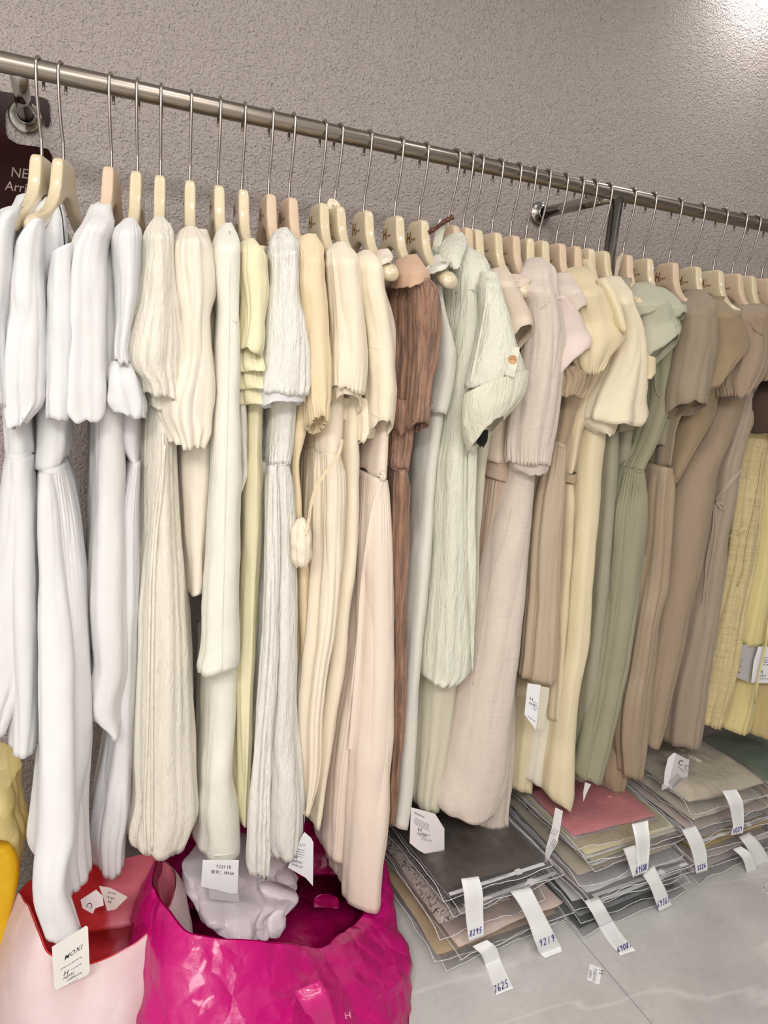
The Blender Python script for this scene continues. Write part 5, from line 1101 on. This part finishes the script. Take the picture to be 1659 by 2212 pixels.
cp(t, 'film', M_tissue, '440 1842 560 1838 .02 .10;424 1890 612 1880 .08 .14;412 1930 640 1952 .13 .18;414 1966 640 1962 .16 .2;420 2000 612 2000 .19;440 2034 610 2038 .21', fold=(.09, .006, .010), n=2.2, cr=(11, .034), wr=.0, nu=260, nv=110)
cp(t, 'film_corner', M_tissue, '560 1930 640 1945 .165 .06;575 1960 646 1956;562 1995 606 1992', fold=(.05, .003, .004), n=2.1, cr=(14, .010))
# yellow bag
t = thing('plastic_bag', 'cream and yellow plastic bag at the left frame edge by the wall', 'bag', (-.22, -.5, 0))
cp(t, 'bag_body', M_ply, '-120 1716 33 1719 .03 .24;-120 1760 42 1760 .05;-120 1800 50 1798 .07;-120 1838 56 1834 .09;-120 1890 50 1880 .1;-120 1945 38 1940 .11;-130 2000 20 1995 .12;-140 2060 4 2050;-140 2200 0 2180 .12', fold=(.08, .003, .006), n=2.4, cr=(12, .010), capt=False, hem=0, nu=150, nv=50)
cp(t, 'bag_lining', M_yb, '-120 1850 22 1840 .12 .05;-120 1930 40 1900 .13;-120 1990 32 1960 .14;-120 2080 22 2050 .16;-120 2200 10 2160 .2', fold=(.06, .003, .006), n=2.2, cr=(12, .008), nu=120, nv=40)

# ---------------------------------------------------------------- stacks of packed clothes
def clear_plastic():
    m = bpy.data.materials.new('clear_plastic_film'); m.use_nodes = True; t = m.node_tree; t.nodes.remove(t.nodes['Principled BSDF'])
    tr = nd(t, 'ShaderNodeBsdfTransparent'); tr.inputs[0].default_value = (.97, .97, .975, 1); gl = nd(t, 'ShaderNodeBsdfGlossy'); gl.inputs['Roughness'].default_value = .1
    lw = nd(t, 'ShaderNodeLayerWeight'); lw.inputs['Blend'].default_value = .35
    v = tex_coord(t, (1, 1, 1)); n = bump(t, noise(t, v, 48, 5, .65), .022, .9); t.links.new(n, gl.inputs['Normal']); t.links.new(n, lw.inputs['Normal'])
    mp = nd(t, 'ShaderNodeMapRange'); mp.inputs[3].default_value = .05; mp.inputs[4].default_value = .6; t.links.new(lw.outputs['Fresnel'], mp.inputs[0])
    mx = nd(t, 'ShaderNodeMixShader'); t.links.new(mp.outputs[0], mx.inputs[0]); t.links.new(tr.outputs[0], mx.inputs[1]); t.links.new(gl.outputs[0], mx.inputs[2])
    df = nd(t, 'ShaderNodeBsdfDiffuse'); df.inputs[0].default_value = (.8, .8, .82, 1); m2 = nd(t, 'ShaderNodeMixShader'); m2.inputs[0].default_value = .025
    t.links.new(mx.outputs[0], m2.inputs[1]); t.links.new(df.outputs[0], m2.inputs[2]); t.links.new(m2.outputs[0], t.nodes['Material Output'].inputs[0]); return m
M_film = clear_plastic(); M_edge = simple('film_edge_plastic', (226, 226, 230), .2, 0, .6); M_zip = simple('zip_strip_plastic', (214, 214, 216), .3, 0, .5)
def pillow(w, l, h, seed, n=44, p=5.0, wr=.004, frill=.0, folds=3, top_only=False, edge=.22):
    """a soft flat folded bundle, w across (x), l deep (y), h high"""
    u = np.linspace(-1, 1, n); U, Vv = np.meshgrid(u, u, indexing='xy')
    U = np.sign(U)*np.abs(U)**.8; Vv = np.sign(Vv)*np.abs(Vv)**.8
    prof = (np.clip(1-np.abs(U)**p, 0, 1)*np.clip(1-np.abs(Vv)**p, 0, 1))**.42
    rs = np.random.RandomState(seed)
    ed = 1+.03*vnoise(np.stack([U*2.5, Vv*2.5, np.full_like(U, seed)], -1), seed)
    X = U*w/2*ed; Y = Vv*l/2*ed
    Pn = np.stack([X, Y, np.full_like(X, seed*.37)], -1)
    wv = wr*(vnoise(Pn*14, seed)+.6*vnoise(Pn*34, seed+3))
    top = h*(.5+.5*prof)+wv*prof; bot = h*(.5-.5*prof)
    # slight layering line on the sides: the bundle is folded
    V = np.concatenate([np.stack([X, Y, top], -1).reshape(-1, 3), np.stack([X, Y, bot], -1).reshape(-1, 3)]); k = n*n
    f = grid_faces(n, n, False)
    return V, [f, f[:, ::-1]+k]
def film_shell(w, l, h, seed, ext, front, n=40, sag=.35):
    """the clear bag: a loose skin over the bundle with a flat flange, longer at the front"""
    u = np.linspace(-1, 1, n); U, Vv = np.meshgrid(u, u, indexing='xy')
    X = U*(w/2+ext); y0, y1 = -l/2-front, l/2+ext; Y = (Vv+1)/2*(y1-y0)+y0
    a = np.clip((w/2+.006-np.abs(X))/.02, 0, 1); b = np.clip((Y+l/2+.006)/.02, 0, 1)*np.clip((l/2+.006-Y)/.02, 0, 1)
    prof = (a*b)**.5
    P = np.stack([X*9, Y*9, np.full_like(X, seed)], -1)
    top = h*(.42+.6*prof)+.0045+(.004*crumple(P, 1.6, seed)+.005*facets(P, .9, seed))*(.5+.5*(1-prof))
    flap = np.clip((-Y-l/2)/max(front, .01), 0, 1); top = top-flap*h*sag
    V = np.stack([X*(1+.012*vnoise(P*2, seed)), Y+.008*vnoise(P*1.5, seed+5), np.maximum(top, .002)], -1).reshape(-1, 3)
    return V, [grid_faces(n, n, False)]
def package(label, x, y, z, w, l, h, rz, mat, seed, group, name='packed_garment', front=.03, ext=.016, zip_=False, tilt=0.0, p=3.6, wr=.006, card_mat=None):
    t = thing(name, label, 'package', (x, y, z), group, rz)
    V, F = pillow(w, l, h, seed, p=p, wr=wr); link('folded_garment', new_mesh('folded_garment', V, F), mat, t)
    if card_mat is not None:
        V, F = pillow(w*1.0, l*1.02, .003, seed+1, n=10, wr=.0003, p=20); V[:, 2] += .001; link('stiffener_card', new_mesh('stiffener_card', V, F), card_mat, t)
    V, F = film_shell(w, l, h, seed+2, ext, front); link('plastic_film', new_mesh('plastic_film', V, F), M_film, t)
    n_ = 40; G_ = V.reshape(n_, n_, 3); edge = np.concatenate([G_[::-1, 0][2:-1], G_[0, :], G_[1:-2, -1]])
    link('film_edge', tube_mesh('film_edge', edge, .0010, 5), M_edge, t)
    if zip_:
        m = link('zip_strip', box_mesh('zip_strip', -w/2*.96, w/2*.96, -l/2-front*.8, -l/2-front*.8+.011, h*.42, h*.42+.0016), M_zip, t)
        link('zip_slider', box_mesh('zip_slider', w*.18, w*.18+.018, -l/2-front*.8-.002, -l/2-front*.8+.013, h*.42-.002, h*.42+.005), M_zip, t)
    return t
fab = {k: cloth('packed_'+k, c, kk, .03, 1.3 if k not in ('dark_brown', 'slate', 'charcoal') else 1.0) for k, c, kk in (('dark_brown', (72, 56, 42), 'satin'), ('slate', (96, 92, 96), 'satin'), ('charcoal', (70, 68, 72), 'satin'), ('pink', (232, 196, 184), 'plain'), ('sand', (188, 164, 126), 'plain'), ('rose', (204, 122, 126), 'plain'), ('white', (222, 220, 216), 'plain'), ('cream', (222, 206, 164), 'plain'), ('stone', (176, 164, 144), 'plain'), ('greywhite', (206, 204, 204), 'plain'), ('palepink', (222, 204, 198), 'plain'), ('darkgreen', (62, 76, 70), 'satin'), ('lace', (212, 200, 176), 'crinkle'), ('lace2', (216, 206, 186), 'gauze'), ('blush', (222, 200, 190), 'plain'), ('yellow', (222, 190, 104), 'plain'), ('palerose', (228, 204, 202), 'plain'), ('green', (112, 130, 108), 'plain'), ('peach', (222, 182, 146), 'plain'), ('plum', (92, 52, 70), 'plain'))}
def print_material():
    m = cloth('black_and_white_print', (206, 192, 180), 'plain', .02); t = m.node_tree; p = t.nodes['Principled BSDF']
    w = nd(t, 'ShaderNodeTexNoise'); w.inputs['Scale'].default_value = 26; w.inputs['Detail'].default_value = 2; w.inputs['Distortion'].default_value = 2.2
    t.links.new(tex_coord(t, (1, 1, 1)), w.inputs['Vector'])
    s = nd(t, 'ShaderNodeMath', operation='SUBTRACT'); s.inputs[1].default_value = .5; t.links.new(w.outputs['Fac'], s.inputs[0]); a = nd(t, 'ShaderNodeMath', operation='ABSOLUTE'); t.links.new(s.outputs[0], a.inputs[0])
    t.links.new(ramp(t, a.outputs[0], [(.012, lin((26, 24, 24))), (.03, lin((206, 190, 178)))]), p.inputs['Base Color'])
    return m
fab['print'] = print_material()
def stack(where, group, x, yf, items, rz, seed0):
    """items from the floor up: (what, cloth, w, l, h, dx, dy, drz, kw)"""
    z = .001
    n = len(items)
    for k, (what, mk, w, l, h, dx, dy, dr, kw) in enumerate(items):
        label = f'{what}, {where}'
        rr = np.random.RandomState(seed0+k)
        package(label, x+dx+rr.uniform(-.008, .008), yf+l/2+dy+rr.uniform(-.008, .008), z, w, l, h, rz+math.radians(dr*1.4), fab[mk], seed0+k*7, group, **kw)
        z += h*.93+.001
# front left stack
A = [('clear packet of sand cloth lying on the floor', 'sand', .40, .42, .022, 0, .015, 1, dict(front=.035)), ('clear packet of sand cloth second from the floor', 'sand', .41, .40, .022, .0, .01, -1, dict(front=.02)),
     ('clear packet of plain pink cloth', 'pink', .38, .40, .028, .02, .0, 2, dict(front=.03)), ('clear packet of black and white printed cloth tied round the middle', 'print', .33, .38, .055, -.035, .035, 0, dict(p=3.0, wr=.008)),
     ('flat zip packet of charcoal cloth', 'charcoal', .33, .36, .022, -.01, .05, 2, dict(zip_=True)), ('flat zip packet of slate cloth', 'slate', .34, .36, .020, .01, .05, 1, dict(zip_=True, front=.04)), ('zip packet of dark brown satin at the top', 'dark_brown', .34, .40, .034, -.01, .065, 0, dict(zip_=True, front=.03))]
stack('front left floor stack', 'packed clothes in the front left stack', 1.10, -.655, A, math.radians(3), 20)
B = [('thin dark green packet lying on the floor', 'darkgreen', .42, .42, .014, -.02, -.005, 2, dict(front=.03)), ('dark green trousers packet second from the floor', 'darkgreen', .42, .40, .034, 0, .015, 0, dict(card_mat=M_card)),
     ('flat packet of white cloth third from the floor', 'white', .40, .40, .018, .0, .02, -2, dict()), ('flat packet of grey white cloth fourth from the floor', 'greywhite', .40, .40, .020, .01, .01, 1, dict(zip_=True)),
     ('flat packet of pale pink cloth fifth from the floor', 'palepink', .40, .40, .020, -.01, .02, 2, dict()), ('zip packet of grey white cloth sixth from the floor', 'greywhite', .40, .40, .020, 0, .0, 0, dict(zip_=True)),
     ('packet of stone cloth under the cream packets', 'stone', .38, .40, .042, -.01, .03, -1, dict(p=3.5)), ('cream packet on a white card, lower of two', 'cream', .37, .38, .028, .01, .03, 2, dict(card_mat=M_card)),
     ('cream packet on a white card, upper of two', 'cream', .37, .38, .028, .0, .04, 0, dict(card_mat=M_card)), ('rose pink packet at the top', 'rose', .33, .34, .022, -.02, .075, -2, dict(card_mat=M_card, front=.05))]
stack('tallest stack in the middle', 'packed clothes in the middle stack', 1.565, -.66, B, math.radians(2), 60)
Cc = [('clear packet of pale rose cloth lying on the floor', 'palerose', .40, .42, .030, .0, .0, 2, dict()), ('clear packet of pale rose cloth second from the floor', 'palerose', .40, .40, .034, .01, .01, -1, dict(p=3.5)),
      ('packet of yellow cloth, lower of the two', 'yellow', .37, .38, .026, .0, .02, 2, dict()), ('packet of yellow cloth, upper of the two', 'yellow', .38, .38, .028, .01, .02, -2, dict()),
      ('flat packet of grey white cloth above the yellow packets', 'greywhite', .38, .38, .014, -.01, .02, 1, dict(zip_=True)), ('packet of blush cloth under the lace packets', 'blush', .38, .38, .034, 0, .03, 0, dict(p=3.5)),
      ('packet of ivory lace cloth, lower of the two', 'lace2', .36, .38, .048, -.01, .04, 1, dict(p=3.0, wr=.008)), ('bulky packet of ivory lace cloth at the top', 'lace', .36, .38, .070, -.015, .05, -1, dict(p=3.0, wr=.010))]
stack('stack right of the rose one', 'packed clothes in the lace stack', 2.045, -.62, Cc, math.radians(2), 110)
Dd = [('packet of plum cloth lying on the floor', 'plum', .40, .40, .03, 0, 0, 2, dict()), ('packet of grey white cloth second from the floor', 'greywhite', .40, .40, .03, 0, .01, 0, dict()), ('packet of pale rose cloth third from the floor', 'palerose', .40, .40, .03, 0, .0, 1, dict()), ('packet of cream cloth fourth from the floor', 'cream', .38, .38, .03, 0, .02, -2, dict()),
      ('packet of peach cloth under the green one', 'peach', .38, .38, .04, 0, .02, 1, dict()), ('packet of folded green cloth at the top', 'green', .38, .38, .06, -.01, .02, -1, dict(p=3.0))]
stack('stack at the right frame edge', 'packed clothes in the green stack', 2.50, -.60, Dd, math.radians(2), 150)

# ---------------------------------------------------------------- numbered paper strips
M_strip = paper('paper_strip', (226, 226, 226), .5)
DIG = {'0': [[(.5, 1), (.15, .8), (.1, .35), (.4, 0), (.8, .2), (.85, .7), (.5, 1)]], '1': [[(.5, 1), (.45, 0)]], '2': [[(.1, .8), (.4, 1), (.75, .8), (.5, .4), (.1, .02), (.85, .08)]],
       '3': [[(.1, .9), (.6, 1), (.7, .75), (.35, .55), (.75, .35), (.6, .02), (.1, .08)]], '5': [[(.8, 1), (.3, .95), (.22, .55), (.7, .5), (.7, .1), (.1, 0)]], '6': [[(.65, 1), (.2, .6), (.15, .15), (.5, 0), (.8, .2), (.6, .45), (.2, .3)]],
       '7': [[(.05, .9), (.8, .95), (.4, 0)]], '8': [[(.75, .9), (.4, 1), (.2, .8), (.7, .35), (.5, 0), (.15, .2), (.75, .75), (.75, .9)]], '9': [[(.75, .8), (.4, 1), (.15, .75), (.45, .55), (.75, .8), (.6, 0)]]}
def write(parent, body, bv, px, py, dx, dy, ux, uy, fb=.3, r=.0011):
    """handwritten figures; (dx, dy) advance per figure, (ux, uy) figure height, in photo pixels"""
    VV, FF, off = [], [], 0
    for k, ch in enumerate(body):
        for st in DIG[ch]:
            P = [hit(bv, px+dx*(k+a*.8)+ux*b, py+dy*(k+a*.8)+uy*b, .0012, fb) for (a, b) in smooth_path(np.array(st), 18)]
            me = tube_mesh('stroke', np.array(P)-origin(parent), r, 5)
            VV += [tuple(v.co) for v in me.vertices]; FF += [tuple(i+off for i in p.vertices) for p in me.polygons]; off = len(VV); bpy.data.meshes.remove(me)
    me = bpy.data.meshes.new('handwriting'); me.from_pydata(VV, [], FF); me.update(); link('handwriting', me, M_blue, parent)
def strip(label, rows, body=None, wr=None, wav=.0012):
    a = rows[0]; c = atz(a[0], a[1], .003) if a[2] == 'f' else atd(a[0], a[1], a[2])
    t = thing('paper_strip', label, 'label', c, 'numbered paper strips on the packages')
    o, bv = strip_mesh(t, 'strip', M_strip, rows, wav=wav)
    if body: write(t, body, bv, *wr)
    return t
strip('paper strip numbered 8295 hanging down the front left stack', [(996, 1898, .345, 1034, 1893, .345), (1000, 1920, .355, 1040, 1915, .355), (1006, 1975, .36, 1044, 1968, .36), (1010, 2010, .362, 1045, 2000, .362), (1013, 2034, .363, 1044, 2022, .363)], '8295', (1014, 2024, 7, -2.5, 1, -13, .362))
strip('paper strip numbered 9219 reaching the floor in front of the front left stack', [(1102, 1925, .345, 1146, 1917, .345), (1122, 1955, .36, 1160, 1945, .36), (1140, 1990, .37, 1178, 1980, .37), (1158, 2040, .385, 1200, 2022, .385), (1168, 2062, 'f', 1212, 2046, 'f'), (1178, 2070, 'f', 1213, 2056, 'f')], '9219', (1166, 2046, 8.5, -3.5, -1, -15, .38))
strip('paper strip numbered 7625 curling from the pink packet to the floor', [(1020, 2044, .345, 1052, 2030, .345), (1036, 2058, .36, 1066, 2040, .36), (1048, 2085, 'f', 1080, 2070, 'f'), (1060, 2120, 'f', 1094, 2102, 'f'), (1072, 2150, 'f', 1109, 2135, 'f')], '7625', (1068, 2146, 8, -4, -2, -16, .4))
strip('paper strip numbered 69087 lying from the middle stack to the floor', [(1262, 1946, .35, 1292, 1936, .35), (1280, 1975, .365, 1310, 1965, .365), (1296, 2005, 'f', 1326, 1992, 'f'), (1316, 2036, 'f', 1346, 2022, 'f'), (1340, 2064, 'f', 1373, 2054, 'f')], '69087', (1334, 2058, 6.4, -2.8, -1, -12, .4))
strip('paper strip numbered 69500 hanging at the front of the middle stack', [(1365, 1780, .335, 1400, 1772, .335), (1369, 1800, .35, 1401, 1794, .35), (1375, 1850, .355, 1404, 1840, .355), (1376, 1880, .357, 1400, 1875, .357), (1371, 1893, .358, 1395, 1884, .358)], '69500', (1374, 1888, 4.8, -2, 1, -14, .357))
strip('unnumbered back half of the strip beside the 69500 strip', [(1346, 1833, .345, 1372, 1825, .35), (1356, 1860, .348, 1378, 1850, .352), (1368, 1897, .35, 1376, 1880, .352)])
strip('paper strip numbered 69361 hanging from the middle stack onto the floor', [(1388, 1890, .35, 1412, 1868, .35), (1402, 1912, .36, 1428, 1902, .36), (1412, 1935, .365, 1440, 1925, .365), (1424, 1970, 'f', 1452, 1957, 'f')], '69361', (1420, 1961, 5.6, -2.6, 0, -13, .38))
strip('paper strip numbered 3226 hanging at the front of the lace stack', [(1472, 1792, .32, 1502, 1783, .32), (1484, 1815, .33, 1514, 1806, .33), (1496, 1845, .335, 1526, 1838, .335), (1502, 1872, .336, 1528, 1866, .336), (1504, 1888, .336, 1528, 1880, .336)], '3226', (1506, 1881, 5, -2, 0, -10, .33))
strip('paper strip numbered 6029 curling over the lace packets', [(1560, 1708, .30, 1590, 1705, .30), (1570, 1728, .315, 1600, 1722, .315), (1580, 1760, .32, 1607, 1755, .32), (1583, 1790, .32, 1607, 1780, .32), (1579, 1804, .32, 1604, 1800, .32)], '6029', (1584, 1800, 5, -1.5, 0, -10, .32))
strip('upper long paper strip numbered 762 by the right frame edge', [(1596, 1808, .30, 1618, 1798, .30), (1612, 1830, .31, 1640, 1820, .31), (1628, 1865, .315, 1658, 1850, .315), (1645, 1905, .32, 1675, 1895, .32), (1655, 1930, 'f', 1690, 1915, 'f')], '762', (1645, 1892, 6, -2, 0, -14, .315))
strip('lower long paper strip numbered 76 curving to the floor by the right frame edge', [(1582, 1834, .31, 1600, 1828, .31), (1600, 1850, .325, 1616, 1838, .325), (1612, 1880, .33, 1632, 1870, .33), (1620, 1908, .335, 1642, 1895, .335), (1650, 1924, 'f', 1662, 1905, 'f')], '76', (1640, 1918, 7, 1, 1, -14, .33))

# ---------------------------------------------------------------- things on the floor
def floor_card(name, label, pts, mat, cat):
    P = np.array([atz(x, y, .0012) for x, y in pts]); c = P.mean(0); c[2] = 0
    t = thing(name, label, cat, c); n = len(P); j = np.arange(n); B = P.copy(); B[:, 2] = .0003
    link('paper', new_mesh(name, np.concatenate([P, B])-c, [np.array([[0, i, i+1] for i in range(1, n-1)]), np.stack([j, (j+1) % n, (j+1) % n+n, j+n], -1)], False), mat, t)
    return t
def floor_text(t, body, px, py, dx, dy, ux, uy, mat=M_inkg):
    o = atz(px, py, .0016); text_on(t, 'printing', body, o, atz(px+dx, py+dy, .0016)-o, atz(px+ux, py+uy, .0016)-o, mat, lift=.0002)
t = floor_card('paper_sticker', 'small white price sticker lying on the grey floor tile', [(1274, 2082), (1299, 2091), (1300, 2094), (1295, 2126), (1284, 2123), (1281, 2120), (1268, 2116)], M_card, 'sticker')
floor_text(t, 'H', 1295, 2093, -2, 15, 16, 4); floor_text(t, 'NEW', 1283, 2092, -2, 12, 11, 3); floor_text(t, '6890', 1273, 2094, -1, 9, 9, 2)
t = floor_card('paper_sheet', 'pale pinkish paper sheet half under the magenta bag', [(738, 2182), (778, 2160), (818, 2205), (760, 2240)], paper('pink_white_paper', (222, 210, 212)), 'paper')
